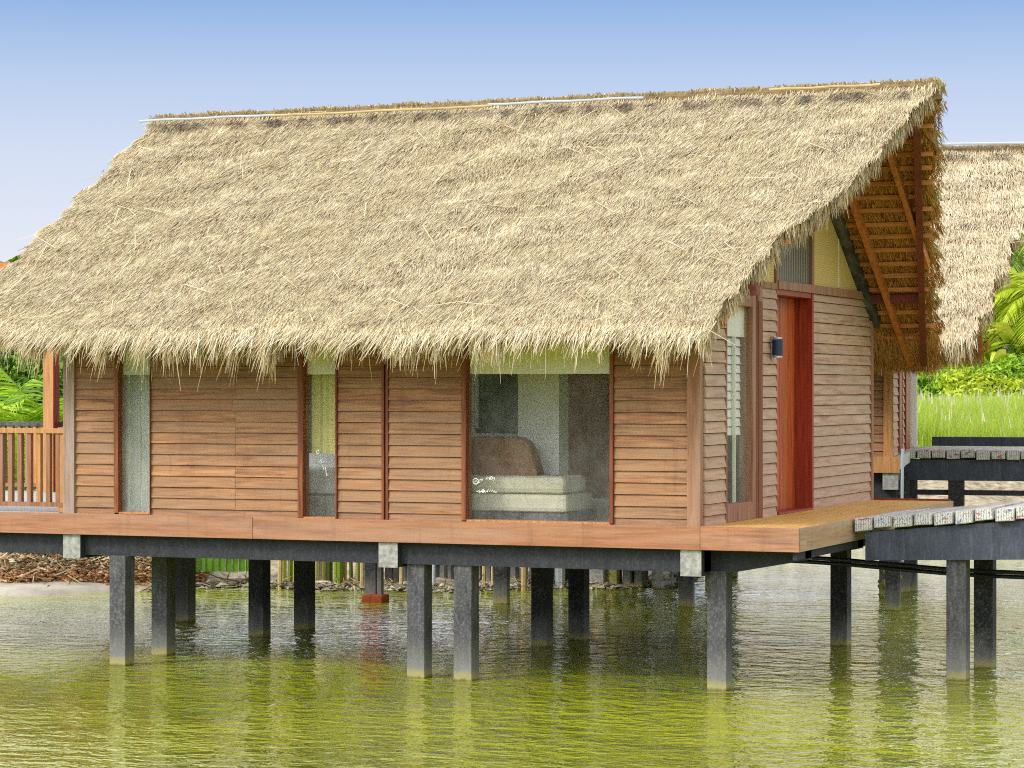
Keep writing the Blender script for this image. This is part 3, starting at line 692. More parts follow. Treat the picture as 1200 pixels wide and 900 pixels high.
# interior walls
iw = MB()
iw.box(-6.6, -3.4, 3.3, 3.4, -.02, 2.1)
def atv(px, v):   # world x at wall depth v for a photograph column
    k = (px-600)/FPX; return (k*(Y0+CY*v)-X0-SY*v)/(CY+k*SY)
xa, xb, xc, xd = atv(540, 3.3), atv(604, 3.3), atv(655, 1.1), atv(607, 1.1)
iw.box(-3.4, atv(556, 1.7), 1.7, 1.8, -.02, 2.1).box(atv(556, 1.7), atv(612, 1.7), 1.7, 1.8, -.02, .80)
iwo = iw.build('interior_wall', M['white'], house)
M['pane_view'] = plain('green_pane_view', (.05, .11, .06), .6, .3, 8)
MB().box(atv(557, 1.7), atv(610, 1.7), 1.72, 1.76, .8, 2.1).build('pane_view_sheet', M['pane_view'], house)  # dark green sheet added in place of the view through a rear window
MB().box(xd, xc, 1.1, 1.35, -.02, 2.1).build('interior_column', M['white'], house)
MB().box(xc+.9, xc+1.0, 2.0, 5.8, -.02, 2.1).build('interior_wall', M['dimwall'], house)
MB().box(-3.4, -3.3, 1.8, 3.3, -.02, 2.1).build('interior_wall', M['white'], house)
MB().box(-6.6, -.11, .12, 5.88, 2.2, 2.23).build('ceiling', M['white'], house)
MB().box(atv(558, 1.69), atv(561, 1.69), 1.66, 1.69, .85, 1.7).build('window_mullion', M['white'], house)
# veranda railing
def railing(x0, x1, y, mat_top, parent, pitch=.113):
    r_ = MB().box(x0, x1, y-.045, y+.045, .80, .85).build('railing', mat_top, parent, bevel=.003)
    MB().box(x0, x1, y-.03, y+.03, .055, .10).build('bottom_rail', M['trim'], r_)
    MB().box(x0+.75, x0+.82, y-.03, y+.03, 0, .055).build('rail_block', M['jamb'], r_)
    x = x1-.09
    while x > x0:
        MB().box(x-.023, x+.023, y-.028, y+.02, .10, .80).build('baluster', M['orange_wood'] if random.random() < .25 else M['trim'], r_); x -= pitch
    return r_
railing(-9.6, -6.772, .02, M['orange_wood'], house)
MB().box(-6.86, -6.772, -.005, .08, 0, .86).build('rail_post', M['orange_wood'], house)
railing(-11.4, -6.9, 4.5, M['darkrafter'], house)
px_ = atv(61, 4.4)
MB().box(px_-.075, px_+.065, 4.32, 4.46, .0, 2.72).build('veranda_post', M['orange_wood'], house)
MB().box(px_+.066, px_+.072, 4.325, 4.455, .0, 2.72).build('post_right_side', M['jamb'], house)  # thin sheet colours the right side of the post dark red
px2 = atv(13, 4.4)
MB().box(px2-.03, px2+.03, 4.34, 4.39, 2.3, 2.80).build('veranda_post', M['orange_wood'], house)
MB().box(-12, px_+.2, 4.40, 4.50, 2.66, 2.80).build('veranda_beam', M['rafter'], house)

# ---------------------------------------------------------------- sofa and cushions seen through the big window
sx0, sx1 = atv(536, .5), atv(672, .5)
sofa = empty('sofa', ((sx0+sx1)/2, .72, DZ-.02), label='grey-green sofa inside the house behind the large window', cat='sofa')
hw = (sx1-sx0)/2
MB().box(-hw, hw, -.36, .34, .0, .10).build('plinth', M['darkrafter'], sofa, bevel=.02)
MB().box(-hw, hw, -.40, .34, .10, .27).build('base', M['sofa'], sofa, bevel=.04)
MB().box(-hw+.02, hw-.02, -.41, .2, .275, .44).build('seat', M['sofa'], sofa, bevel=.05)
MB().box(-hw, hw*.1, .2, .34, .27, .70).build('backrest', M['sofa'], sofa, bevel=.06)
cs0, cs1 = atv(551, .65), atv(631, .65)
prof = []
N = 34
for i in range(N+1):
    u = i/N; top = .36*(1-max(0, (u-.70)/.30)**2.2)+.018*abs(math.sin(u*13))-.01
    prof.append((cs0+(cs1-cs0)*u, max(.02, top)))
k = (cs1-cs0)
mb = MB(); v0 = len(mb.v)
for (yy, s_) in ((.6, .96), (.65, 1), (.75, 1), (.8, .95)):
    for x, z in prof: mb.v.append((x, yy+.12*z, DZ+.425+z*s_))
n_ = N+1
for a in range(3):
    for i in range(N): mb.f.append((a*n_+i, a*n_+i+1, (a+1)*n_+i+1, (a+1)*n_+i)); mb.m.append(0)
for a in (0, 3):
    base = len(mb.v); yy = .6 if a == 0 else .8
    for x, z in prof: mb.v.append((x, yy, DZ+.42))
    for i in range(N): mb.f.append((a*n_+i, a*n_+i+1, base+i+1, base+i)); mb.m.append(0)
mb.build('cushion', M['cushion'], label='wide brown patterned cushion leaning on the grey-green sofa', cat='cushion')
# curtain behind the narrow middle window
mb = MB(); cx0 = -4.4; 
for i in range(40):
    x = cx0+i*.025; yy = .2+.02*math.sin(i*1.3)
    mb.hexa([(x, yy, DZ+.62), (x+.026, .2+.02*math.sin((i+1)*1.3), DZ+.62), (x+.026, .21+.02*math.sin((i+1)*1.3), DZ+.62), (x, yy+.01, DZ+.62), (x, yy, DZ+1.75), (x+.026, .2+.02*math.sin((i+1)*1.3), DZ+1.75), (x+.026, .21+.02*math.sin((i+1)*1.3), DZ+1.75), (x, yy+.01, DZ+1.75)])
mb.build('curtain', M['curtain'], label='yellow-green curtain behind the narrow window beside the middle', cat='curtain')
bed = empty('bed', (-4.4, 1.3, DZ-.02), label='pale bed seen low behind the narrow middle window', cat='bed')
MB().box(-.9, 1.0, -.6, .6, .22, .45).build('mattress', M['blind'], bed, bevel=.05)
MB().box(-.9, 1.0, -.62, .6, .0, .2).build('bed_base', M['sofa'], bed, bevel=.01)
mb = MB()
for i in range(22):
    x = -6.35+i*.035; mb.box(x, x+.03, .3+.015*math.sin(i*1.7), .32+.015*math.sin(i*1.7), DZ, DZ+1.75)
mb.build('curtain', M['white'], label='white pleated curtain added for pale reflections in the leftmost narrow window', cat='curtain')  # added curtain stands in for pale reflections on the pane

# ---------------------------------------------------------------- near walkway (ramps up to the right)
wk = empty('walkway', (.95, 1.75, DZ), label='near weathered plank walkway ramping up from the porch on dark posts', cat='walkway')
RAMP = .095
def planks(parent, n, x0, pitch, wdt, th, ramp, z0, seed):
    rd = random.Random(seed)
    for i in range(n):
        xa_ = x0+i*pitch+rd.uniform(0, .012); xb_ = x0+(i+1)*pitch-.012-rd.uniform(0, .01); dz = rd.uniform(-.008, .01)
        za, zb = z0+ramp*(xa_-x0)+dz, z0+ramp*(xb_-x0)+dz+rd.uniform(-.006, .006); y0_ = rd.uniform(-.03, .015)
        tt = th*rd.uniform(.85, 1.05)
        pl = MB().hexa([(xa_, y0_, za-tt), (xb_, y0_, zb-tt), (xb_, wdt, zb-tt), (xa_, wdt, za-tt), (xa_, y0_, za), (xb_, y0_, zb), (xb_, wdt, zb), (xa_, wdt, za)]).build('plank', M['plank'], parent, bevel=.006)
        MB().hexa([(xa_+.008, y0_-.003, za-tt+.008), (xb_-.008, y0_-.003, zb-tt+.008), (xb_-.008, y0_-.0005, zb-tt+.008), (xa_+.008, y0_-.0005, za-tt+.008),
                   (xa_+.008, y0_-.003, za-.008), (xb_-.008, y0_-.003, zb-.008), (xb_-.008, y0_-.0005, zb-.008), (xa_+.008, y0_-.0005, za-.008)]).build('plank_end', M['plank_end'], pl)
planks(wk, 16, .0, .195, 1.55, .125, RAMP, .0, 5)
for yy in (.05, 1.2):
    mb = MB()
    def zt(x): return -.135+RAMP*x
    def zb(x): return -.40+.03*x
    mb.prism([(.10, zb(.1)), (3.2, zb(3.2)), (3.2, zt(3.2)), (.10, zt(.1))], 'y', yy, yy+.2); mb.build('walkway_beam', M['beam_blue'], wk)
for (x, y, mt) in ((1.92, 1.94, 0), (1.93, 3.1, 1)):
    MB().box(x-.95-.095, x-.95+.095, y-1.75-.09, y-1.75+.09, -3, -.37).build('walkway_post', M['stilt_dark'] if mt else M['stilt'], wk, bevel=.006)
# pipes from the house under the walkway
for j, (dz, dy) in enumerate(((0, 0), (-.045, .03))):
    mb = MB().tube([(-.2+i*.45, 2.55+dy, 1.10+dz-.018*i+.012*math.sin(i*1.1)) for i in range(11)], .021, 8)
    tag(mb.build('pipe', M['black_pipe']), ('upper' if j == 0 else 'lower')+' of the two thin black pipes running under the near walkway', 'pipe')

# ---------------------------------------------------------------- second house
h2x, h2y = at(1045, 32.0)
DZ2 = 1.937
h2 = empty('stilt_house', (h2x, h2y, DZ2), R(11.5), label='second thatched house partly hidden behind the red-door gable', cat='house')
rg2 = dict(zr=4.08, m=2.996, e=-.9, s=.69, rr=2.0, er=1.0, rl=-5.5, el=-5.5)
roof2, xl2, half2 = thatch_roof(h2, rg2, (M['thatch2'], M['fringe']), 90000, 3000, 8, .7)
MB().tube([(-.5, 2.86, 4.14), (2.0, 2.86, 4.13)], .02, 6).build('ridge_pole', M['white_pipe'], roof2)
for x in (.4, 1.0):
    MB().bar((x, 2.99, 3.82), (x, 6.5, 1.4), .06, .1).build('rafter', M['rafter'], roof2)
c2 = MB().box(-5.4, -.09, .004, .1, -.05, 2.1).build('front_wall', M['redtrim'], h2)
clap_front([(-5.4, -.10)], -.04, 2.1).build('siding', M['siding_x'], c2)
s2 = MB().box(-.1, -.004, .1, 5.9, -.05, 2.2).build('side_wall', M['trim'], h2)
for f_ in ((.03, 1.3), (2.9, 3.3), (4.9, 5.9)): clap_side([f_], 0, 2.2).build('siding', M['siding_y'], s2)
MB().prism([(.1, 2.2), (5.9, 2.2), (2.996, 3.9)], 'x', -.05, 0).build('gable_panel', M['woven'], h2)
MB().box(-.10, .02, -.055, .03, -.01, 2.1).build('corner_post', M['orange_wood'], h2)
MB().box(0, .04, 1.35, 2.0, 0, 2.0).build('window', M['jamb'], h2); MB().box(0, .045, 3.35, 4.8, 0, 2.1).build('door', M['jamb'], h2)
MB().box(0, .10, 5.7, 5.95, 0, 2.1).build('corner_post', M['white'], h2)
MB().box(-5.5, .10, -.08, -.03, -.20, 0).build('front_fascia', M['orange_wood'], h2)
MB().box(-5.5, .10, -.03, 6, -.16, -.01).build('floor', M['dimwall'], h2)
MB().box(-5.5, .05, .05, .3, -.6, -.205).build('floor_beam', M['beam'], h2)
MB().box(-.11, .08, -.05, .04, -.41, -.205).build('beam_end', M['concrete'], h2)
for x in (-5, -2.6, .0):
    for y in (.3, 3.2, 5.6): stilt(x, y, DZ2-.3, M['stilt_dark'], base=DZ2, parent=h2)
MB().tube([(.14, -.12, .1), (.13, -.12, -.7), (.14, -.12, -1.3)], .02, 6).build('downpipe', M['white_pipe'], h2)

# ---------------------------------------------------------------- far walkway
fx, fy = at(1057, 35.2)
wf = empty('walkway', (fx, fy, 1.95), R(6), label='far plank walkway with dark beam and rail bars near the second house', cat='walkway')
planks(wf, 20, 0, .2, 2.0, .13, 0, 0, 9)
MB().box(0.03, 4.0, .04, .24, -.42, -.135).build('walkway_beam', M['beam_blue'], wf)
MB().box(0.03, 4.0, 1.6, 1.8, -.42, -.135).build('walkway_beam', M['beam_blue'], wf)
for x in (.08, .72, 2.4): MB().box(x-.1, x+.1, .05, .25, -3, -.40).build('walkway_post', M['stilt_dark'], wf)
MB().box(.1, 4, .1, .18, -.62, -.55).build('brace', M['beam'], wf)
MB().box(.1, 4, 2.4, 2.6, .0, .13).build('edge_beam', M['beam_blue'], wf)
# lone far post under the walkways
px4 = at(1043, 34.3)
lp = empty('concrete_post', (px4[0], px4[1], 0), label='mossy concrete post standing in bright water under the near walkway', cat='post')
MB().box(-.12, .12, -.12, .12, -1.2, 1.9).build('shaft', M['stilt'], lp, bevel=.01)
r = np.random.default_rng(5)
mb = MB()
for i in range(26):
    a, z = r.uniform(0, 6.28), r.uniform(.0, .42); s_ = r.uniform(.03, .07)
    mb.tube([(.11*math.cos(a)*1.15, .11*math.sin(a)*1.15, z-s_), (.13*math.cos(a), .13*math.sin(a), z), (.11*math.cos(a)*1.1, .11*math.sin(a)*1.1, z+s_)], [s_*.5, s_, s_*.4], 6)
mb.build('moss', M['moss'], lp)
# thin pole with rusty footing
px5 = at(440, 33.6)
lp = empty('steel_pole', (px5[0], px5[1], 0), label='thin pole on a rusty red footing in the water between the stilts', cat='pole')
MB().box(-.15, .15, -.12, .12, -.4, .10).build('footing', M['rust'], lp, bevel=.02)
MB().box(.04, .10, -.04, .04, .1, 1.2).build('shaft', M['stilt'], lp); MB().box(-.16, 0, .0, .06, .1, 1.2).build('board', M['stilt_dark'], lp)

# ---------------------------------------------------------------- bank: sand tongue, rubble, fence, posts
X = np.linspace(-9.5, -5.1, 60); Yd = np.linspace(0, 1, 12)
GXX, T_ = np.meshgrid(X, Yd); 
front = 34.6+.12*np.sin(GXX*2.3)+.07*np.sin(GXX*5)+np.clip(GXX+6.3, 0, 9)*.95; back = 36.9
GYY = front+(np.maximum(back-front, .02))*T_; GZZ = .02+.16*T_**.6+.03*snoise(GXX, GYY, 2)*T_; GZZ[0] = -.05
V = np.stack([*([CY*(GXX-X0)-SY*(GYY-Y0), SY*(GXX-X0)+CY*(GYY-Y0), GZZ])], -1).reshape(-1, 3); nx = len(X); I = (np.arange(11)[:, None]*nx+np.arange(nx-1)[None]).ravel()
np_mesh('sand_bank', V, np.stack([I, I+1, I+nx+1, I+nx], 1), M['sand'], smooth=True, kind='structure')
def stones(n, Xr, dY, zr_, size, seed):
    r = np.random.default_rng(seed); Xs = r.uniform(*Xr, n); Ys = shore(Xs)+r.uniform(*dY, n); zs = np.maximum(land(Xs, Ys), 0)+r.uniform(*zr_, n)*r.random(n)
    s = r.uniform(*size, n)[:, None, None]*np.stack([r.uniform(.5, 1.6, n), r.uniform(.5, 1.2, n), r.uniform(.3, .8, n)], 1)[:, None, :]
    o = np.array([[1, 0, 0], [-1, 0, 0], [0, 1, 0], [0, -1, 0], [0, 0, 1], [0, 0, -1]], float)[None]*s
    o = o*r.uniform(.7, 1.3, o.shape)
    a = r.uniform(0, 6.28, n); ca, sa = np.cos(a)[:, None], np.sin(a)[:, None]
    ox = o[..., 0]*ca-o[..., 1]*sa; oy = o[..., 0]*sa+o[..., 1]*ca
    wx = CY*(Xs-X0)-SY*(Ys-Y0); wy = SY*(Xs-X0)+CY*(Ys-Y0)
    V = np.stack([wx[:, None]+ox, wy[:, None]+oy, zs[:, None]+o[..., 2]], -1).reshape(-1, 3)
    F = np.array([[0, 2, 4], [2, 1, 4], [1, 3, 4], [3, 0, 4], [2, 0, 5], [1, 2, 5], [3, 1, 5], [0, 3, 5]])
    return V, (np.arange(n)[:, None, None]*6+F[None]).reshape(-1, 3)
np_mesh('rubble', *merge([stones(16000, (-9, -4.3), (.15, 2.6), (0, .26), (.012, .05), 1)]), M['rubble'], kind='stuff', label='reddish earth rubble piled on the left bank')
m = NT('stones'); c = m.ramp(m.rand(), [(0, (.08, .07, .05)), (.4, (.28, .25, .17)), (.7, (.42, .38, .28)), (1, (.55, .52, .42))]); M['stones'] = m.fin(c, .9)
np_mesh('shore_stones', *merge([stones(2200, (-5.0, 3.3), (-.1, .45), (0, .07), (.015, .06), 2),
                          stones(500, (2.1, 3.3), (-.6, 1.0), (0, .3), (.03, .1), 3)]), M['stones'], kind='stuff', label='low grey-brown stones along the water edge behind the stilts')
r = np.random.default_rng(77); n = 2600; Xs = np.where(r.random(n) < .8, r.uniform(-9, -4.3, n), r.uniform(-4.3, 3.2, n)); Ys = shore(Xs)+np.where(Xs < -4.3, r.uniform(.0, 2.4, n), r.uniform(-.1, .35, n))
P = np.stack([CY*(Xs-X0)-SY*(Ys-Y0), SY*(Xs-X0)+CY*(Ys-Y0), np.maximum(land(Xs, Ys), 0)+r.uniform(.02, .22, n)*np.where(Xs < -4.3, 1, .35)], 1)
D = nrm(r.normal(0, 1, (n, 3))*np.array([1, 1, .45])); SD = nrm(np.cross(D, r.normal(0, 1, (n, 3))))
M['twig'] = blades_mat('dry_twig', [(.10, .06, .03), (.35, .25, .12), (.55, .46, .28), (.4, .2, .08)], 0, .9)
np_mesh('dry_debris', *ribbons(P, D, r.uniform(.08, .4, n), r.uniform(.01, .025, n), SD, rows=3, tip=.4), M['twig'], kind='stuff', label='dry twigs and dead grass littering the bank')
# bamboo fence
def pole_obj(mb, X, Y, z0, z1, rad, lean=0, mi=0):
    a = wp(X, Y); b = wp(X+lean, Y); mb.tube([(a[0], a[1], z0), (b[0], b[1], z1)], rad, 7, mi)
mb = MB(); X = (332-600)/FPX*36.1
while X < (432-600)/FPX*36.1:
    pole_obj(mb, X, 36.1+random.uniform(-.05, .05), -.1, random.uniform(1.1, 1.3), random.uniform(.025, .05), random.uniform(-.03, .03)); X += random.uniform(.055, .11)
mb.build('bamboo_fence', M['bamboo_green'], label='yellow-green bamboo pole fence on the bank behind the stilts', cat='fence')
mb = MB(); X = (436-600)/FPX*36.5
while X < (765-600)/FPX*36.5:
    if random.random() < .88: pole_obj(mb, X, 36.5+random.uniform(-.05, .05), -.1, random.uniform(1.1, 1.3), random.uniform(.04, .075), random.uniform(-.02, .02))
    X += random.uniform(.09, .15)
mb.build('dark_backdrop_fence', M['stilt_dark'], label='dark upright pole fence added for the shade behind the middle stilts', cat='fence')  # dark poles added as a stand-in for deep shade in the background
a, b = at(229, 36.0), at(291, 36.0)
mb = MB(); n = 16
for i in range(n):
    p = (a[0]+(b[0]-a[0])*i/n, a[1]+(b[1]-a[1])*i/n); q_ = (a[0]+(b[0]-a[0])*(i+1)/n, a[1]+(b[1]-a[1])*(i+1)/n); o = .02 if i % 2 else 0
    mb.bar((p[0], p[1]+o, .75), (q_[0], q_[1]+o, .75), .02, 1.05)
mb.build('sheet_panel', M['green_sheet'], label='green ribbed sheet panel standing on the bank left of the bamboo', cat='panel')
poles = [(328, 35.8, .035, 'bamboo_pole'), (424, 35.7, .03, 'bamboo_pole'), (470, 35.7, .03, 'bamboo_pole'), (508, 35.8, .025, 'white_pipe'), (567, 35.7, .03, 'bamboo_pole'), (614, 35.6, .045, 'bamboo_pole'),
         (656, 35.9, .075, 'white_pipe'), (577, 35.9, .025, 'bamboo_pole')]
wh = ['thin pole left of the bamboo fence', 'pale pole above the rusty footing', 'thin pole just right of the middle pale beam end', 'white pipe between the two middle front stilts',
      'slim pole right of the two middle front stilts', 'thicker bamboo pole left of the dark rear stilts', 'broad white pipe between the two dark rear stilts', 'slim pole second to the right of the middle front stilts']
for (p, Y, rd_, mt), lb in zip(poles, wh):
    x, y = at(p, Y)
    MB().tube([(x, y, -.1), (x+.01, y, .6), (x, y, 1.25)], rd_, 8).build('pole', M[mt], label=lb, cat='pole', group='upright poles on the bank behind the house')
for i, (p, wd_, mt, lb) in enumerate(((700, .26, 'concrete', 'pale concrete post right of the dark rear stilts'), (718, .20, 'moss', 'yellow-stained post on the stony bank'), (737, .12, 'stilt_dark', 'dark post among the pale bank posts'),
                                      (750, .12, 'stilt_dark', 'dark post left of the rightmost pale bank post'), (778, .3, 'concrete', 'broad pale post left of the right pale beam end'), (118+100, .2, 'stilt_dark', 'dark post at the left edge of the green panel'))):
    x, y = at(p, 36.0); s_ = wd_/2
    MB().box(-s_, s_, -.1, .1, 0, 1.3).build('bank_post', M[mt], label=lb, cat='post', bevel=.01, group='posts on the bank').location = (x, y, 0)

# ---------------------------------------------------------------- vegetation
def leaf_cloud(r, n, c, rad, size, aspect=2.2, lobes=14, fill=.55):
    c = np.array(c); rad = np.array(rad)
    lc = nrm(r.normal(0, 1, (lobes, 3)))*rad*r.uniform(.3, .78, (lobes, 1)); lr = r.uniform(.28, .5, lobes)
    k = r.integers(0, lobes, n); d = nrm(r.normal(0, 1, (n, 3)))
    P = c+lc[k]+d*rad*(lr[k]*r.random(n)**.4)[:, None]
    nor = nrm(d+r.normal(0, .6, (n, 3))+np.array([0, 0, .5])); D = nrm(np.cross(nor, r.normal(0, 1, (n, 3))))
    SD = np.cross(nor, D); L = r.uniform(.6, 1.3, n)*size
    return ribbons(P, D, L, L/aspect, SD, nor*-.2, rows=3, tip=.15)
def bush(px, Y, z0, rad, n, size, mat, label, group, seed, name='bush'):
    x, y = at(px, Y); r = np.random.default_rng(seed)
    o = empty(name, (x, y, z0), label=label, cat='bush' if name == 'bush' else 'tree', group=group)
    np_mesh('foliage', *leaf_cloud(r, n, (0, 0, rad[2]*.9), rad, size), mat, o)
    mb = MB()
    for k in range(5):
        a = k*1.3; mb.tube([(0, 0, -.2), (rad[0]*.25*math.cos(a), rad[1]*.25*math.sin(a), rad[2]*.6), (rad[0]*.5*math.cos(a), rad[1]*.5*math.sin(a), rad[2]*1.2)], [.08, .05, .02], 6)
    mb.build('trunk' if name != 'bush' else 'stem', M['bark'], o); return o
def frond(r, base, az, length, up, droop, lw, nl=34, pinn=.42):
    """one arched palm frond: rachis + paired leaflets"""
    h = np.array([math.cos(az), math.sin(az), 0.]); s = np.linspace(0, 1, nl)
    c = np.array(base)+h[None]*(length*s*(1-.18*s*s))[:, None]*math.cos(up*.6)+np.array([0, 0, 1.])[None]*(length*(math.sin(up)*s-droop*s*s))[:, None]
    tan = nrm(np.gradient(c, axis=0)); sd = nrm(np.cross(tan, np.array([0, 0, 1.])[None]))
    out = [ribbons(c[:-1], tan[:-1], np.linalg.norm(np.diff(c, axis=0), axis=1)*1.05, .05*length/2.5, sd[:-1], tip=.9)]
    for sg in (-1, 1):
        i = np.arange(3, nl); ll = length*pinn*np.sin(np.pi*(.12+.85*s[i]))**.7*r.uniform(.85, 1.1, len(i))
        D = nrm(sd[i]*sg+tan[i]*.75+np.array([0, 0, -.25])+r.normal(0, .07, (len(i), 3)))
        out.append(ribbons(c[i], D, ll, lw, nrm(tan[i]+np.array([0, 0, .3])), np.tile([0, 0, -.3], (len(i), 1)), rows=3, tip=.1))
    return merge(out)
def palm(px, Y, z0, hgt, fl, nf, mat, label, group, seed, trunk_r=.11, lw=.05, upr=(-.1, 1.2)):
    x, y = at(px, Y); r = np.random.default_rng(seed)
    o = empty('palm_tree', (x, y, z0), label=label, cat='palm tree', group=group)
    lx, ly = r.normal(0, .3, 2)*min(1, hgt/6)
    if hgt > .5: MB().tube([(lx*(i/8)**2, ly*(i/8)**2, -.3+(hgt+.3)*i/8) for i in range(9)], [trunk_r*(1.25-.5*i/8) for i in range(9)], 8).build('trunk', M['bark'], o)
    fr = [frond(r, (lx, ly, hgt), r.uniform(0, 6.28), fl*r.uniform(.75, 1.1), r.uniform(*upr), r.uniform(.25, .7), lw) for k in range(nf)]
    np_mesh('crown', *merge(fr), mat, o); return o
# left, behind the veranda
G = 'palms and shrubs behind the veranda'
palm(20, 41, .7, .4, 2.4, 26, M['leaf_lime'], 'bright feathery palm spreading behind the veranda railing', G, 1, lw=.04, upr=(.5, 1.4))
palm(95, 43, .8, .7, 2.6, 24, M['leaf_bright'], 'green palm between veranda post and house corner', G, 2, lw=.04, upr=(.4, 1.4))
palm(-60, 42, .8, .6, 2.5, 22, M['leaf_bright'], 'palm at the far left edge behind the railing', G, 3, lw=.04, upr=(.4, 1.4))
bush(30, 48, 1.1, (2.4, 1.4, 1.7), 9000, .14, M['leaf_mid'], 'dense mid-green shrub behind the bright veranda palm', G, 4)
bush(110, 49, 1.1, (2.2, 1.4, 1.8), 8000, .14, M['leaf_bright'], 'bright shrub behind the house corner', G, 5)
bush(-80, 49, 1.1, (2.4, 1.4, 2.0), 6000, .14, M['leaf_bright'], 'bright shrub left of the veranda', G, 6)
bush(10, 55, 1.4, (3.0, 1.5, 2.0), 6000, .16, M['leaf_dark'], 'dark tall shrub behind the veranda', G, 7)
palm(-4, 60, 1.5, 3.2, 2.3, 20, M['leaf_mid'], 'palm whose tips show over the roof at far left', G, 8, lw=.06, upr=(.2, 1.3))
bush(330, 44, .6, (3.0, 1.0, 1.0), 6000, .12, M['leaf_bright'], 'bright undergrowth behind the bamboo fence', G, 9)
bush(560, 45, .6, (3.2, 1.0, 1.0), 6000, .12, M['leaf_mid'], 'green undergrowth behind the dark pole fence', G, 10)
bush(790, 44.5, .1, (1.2, .8, .5), 1500, .12, M['leaf_dark'], 'low dark growth on the end of the bank', G, 11)
for i, (px__, Y_, rr_, hh_) in enumerate(((-260, 52, 3.2, 2.2), (-520, 56, 3.6, 2.4), (-800, 60, 4.2, 2.6), (-390, 66, 5, 3.2))):
    bush(px__, Y_, 1.2, (rr_, 1.6, hh_), 5000, .2, M['leaf_mid'], ['rounded green shrub well left of the veranda', 'wide green shrub further left of the veranda', 'broad shrub at the far left of the bank', 'tall shrub mass behind the far-left shrubs'][i], G, 130+i)
# right, beyond the meadow
G = 'shrubs beyond the meadow'
z = 1.55
rb = np.random.default_rng(11)
info = [(1072, 88, 2.0, 1.6, 'leaf_dark', 'darkest shrub beside the thatch fringe'), (1100, 84, 2.0, 1.15, 'leaf_bright', 'round bright shrub under the second roof'), (1135, 86, 2.1, 1.2, 'leaf_bright', 'bright shrub at the foot of the broad-leaved plants'),
        (1160, 82, 2.0, 1.1, 'leaf_lime', 'yellow-green low shrub at the meadow edge'), (1190, 84, 2.4, 1.35, 'leaf_bright', 'leafy bright shrub at the right edge'), (1225, 86, 2.4, 1.5, 'leaf_mid', 'shrub just beyond the right edge'),
        (1045, 90, 2.2, 1.9, 'leaf_mid', 'mid-green shrub behind the second house'), (1118, 96, 2.6, 2.2, 'leaf_mid', 'taller mid-green shrub behind the bright ones'), (1165, 96, 2.8, 2.4, 'leaf_lime', 'tall yellow-green shrub in front of the palms'), (1205, 98, 2.8, 2.6, 'leaf_bright', 'tall bright shrub under the palms'),
        (1270, 88, 3, 1.8, 'leaf_bright', 'shrub beyond the frame to the right'), (980, 92, 4, 2.0, 'leaf_mid', 'shrub hidden behind the gable')]
for i, (p, Y, rx, rz, mt, lb) in enumerate(info):
    bush(p, Y, z, (rx, 1.6, rz), int(3600*rx), .2, M[mt], lb, G, 20+i)
for i, (p, Y, hgt, lb) in enumerate(((1150, 90, 1.2, 'broad-leaved banana plant left of the palm trunk'), (1185, 91, 1.7, 'broad-leaved banana plant right of the palm trunk'), (1168, 88, .6, 'low banana plant over the shrubs'))):
    x, y = at(p, Y); r = np.random.default_rng(60+i); o = empty('banana_plant', (x, y, z), label=lb, cat='plant', group='banana plants beyond the meadow')
    MB().tube([(0, 0, -.1), (0, 0, 1.2+hgt)], [.14, .08], 8).build('stem', M['leaf_mid'], o)
    pr = []
    for k in range(12):
        a = r.uniform(0, 6.28); u = r.uniform(.3, 1.2); d = np.array([[math.cos(a)*math.cos(u), math.sin(a)*math.cos(u), math.sin(u)]])
        sd = nrm(np.cross(d, np.array([[0, 0, 1.]])))
        pr.append(ribbons(np.array([[0, 0, 1.1+hgt]]), d, r.uniform(1.5, 2.3), .5, sd, np.array([[0, 0, -.45]]), rows=8, tip=.3))
    np_mesh('leaves', *merge(pr), M['leaf_lime'], o)
G = 'coconut palms beyond the meadow'
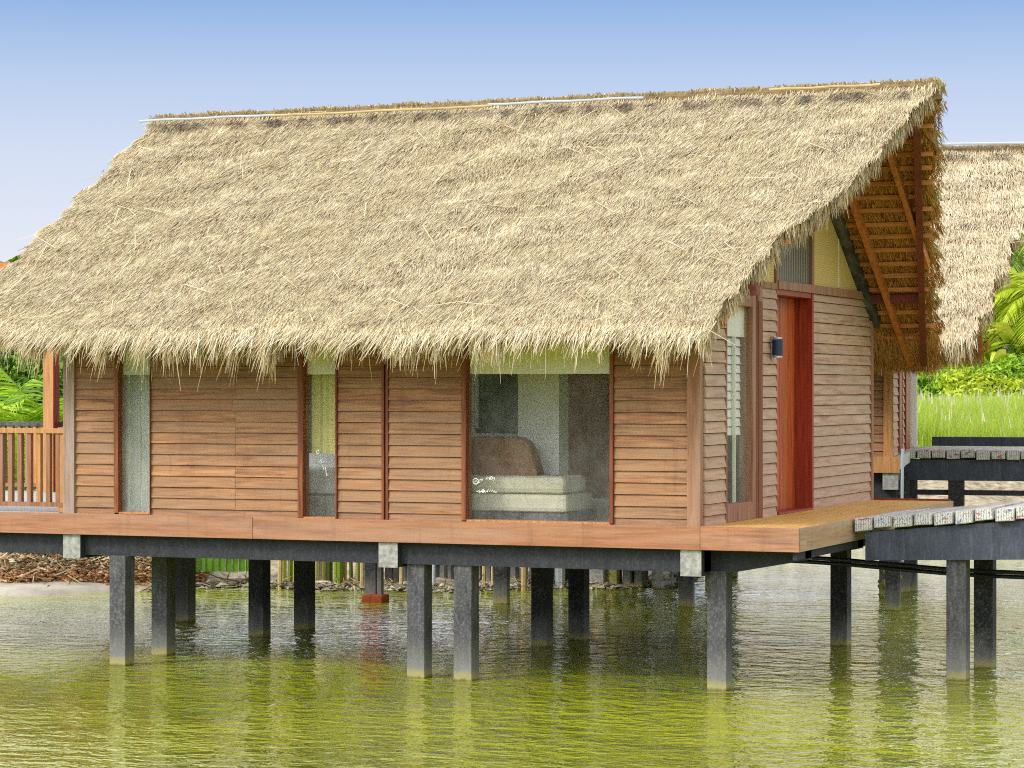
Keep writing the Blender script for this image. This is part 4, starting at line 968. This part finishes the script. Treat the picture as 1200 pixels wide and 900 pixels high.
for i, (p, Y, hh, mt, lb) in enumerate(((1177, 95, 7.0, 'leaf_bright', 'coconut palm with the clear pale trunk at the right'), (1210, 98, 7.4, 'leaf_mid', 'coconut palm at the right frame edge'), (1198, 104, 4.2, 'leaf_lime', 'shorter yellow-green palm at the right'),
                                        (1150, 106, 3.4, 'leaf_mid', 'short palm behind the second roof edge'), (1232, 92, 4.6, 'leaf_lime', 'palm just outside the right edge'), (1190, 112, 8.2, 'leaf_mid', 'tallest distant palm beside the second roof'), (1168, 100, 3.0, 'leaf_bright', 'low palm between the trunks'))):
    palm(p, Y, z, hh, 2.9, 26, M[mt], lb, G, 80+i, .11, .09, (-.3, 1.2))
bush(1212, 125, z, (4, 2, 5.2), 9000, .26, M['leaf_mid'], 'tall leafy tree behind the palms', 'trees beyond the meadow', 95, 'tree')
bush(1150, 130, z, (6, 2, 3.6), 9000, .26, M['leaf_dark'], 'dark tree mass behind the second roof', 'trees beyond the meadow', 96, 'tree')
# meadow
r = np.random.default_rng(12); n = 90000
Y = 56+(r.random(n)**1.3)*34; X = r.uniform(.135, .26, n)*Y; ks = land(X, Y) > .9; X, Y = X[ks], Y[ks]; n = len(X)
P = np.stack([CY*(X-X0)-SY*(Y-Y0), SY*(X-X0)+CY*(Y-Y0), land(X, Y)-.03], 1)
D = nrm(np.stack([r.normal(0, .16, n), r.normal(0, .16, n), np.ones(n)], 1)); SD = nrm(np.stack([np.full(n, CY)+r.normal(0, .3, n), np.full(n, SY)+r.normal(0, .3, n), np.zeros(n)], 1))
hg = (.98+.1*snoise(X*1.5, Y*.7, 4))*r.uniform(.6, 1.2, n)
np_mesh('meadow_grass', *ribbons(P, D, hg, r.uniform(.01, .022, n), SD, np.stack([r.normal(0, .15, n), r.normal(0, .15, n), -np.full(n, .1)], 1), rows=3, tip=.1), M['grass'], kind='stuff', label='tall lime-green meadow grass between the walkways and the shrubs')
k = r.random(n) < .012
np_mesh('grass_heads', *ribbons((P+D*hg[:, None]*.85)[k], D[k], r.uniform(.12, .3, k.sum()), .03, SD[k], None, rows=3, tip=.2), M['grass_head'], kind='stuff', label='pale seed heads above the meadow grass')
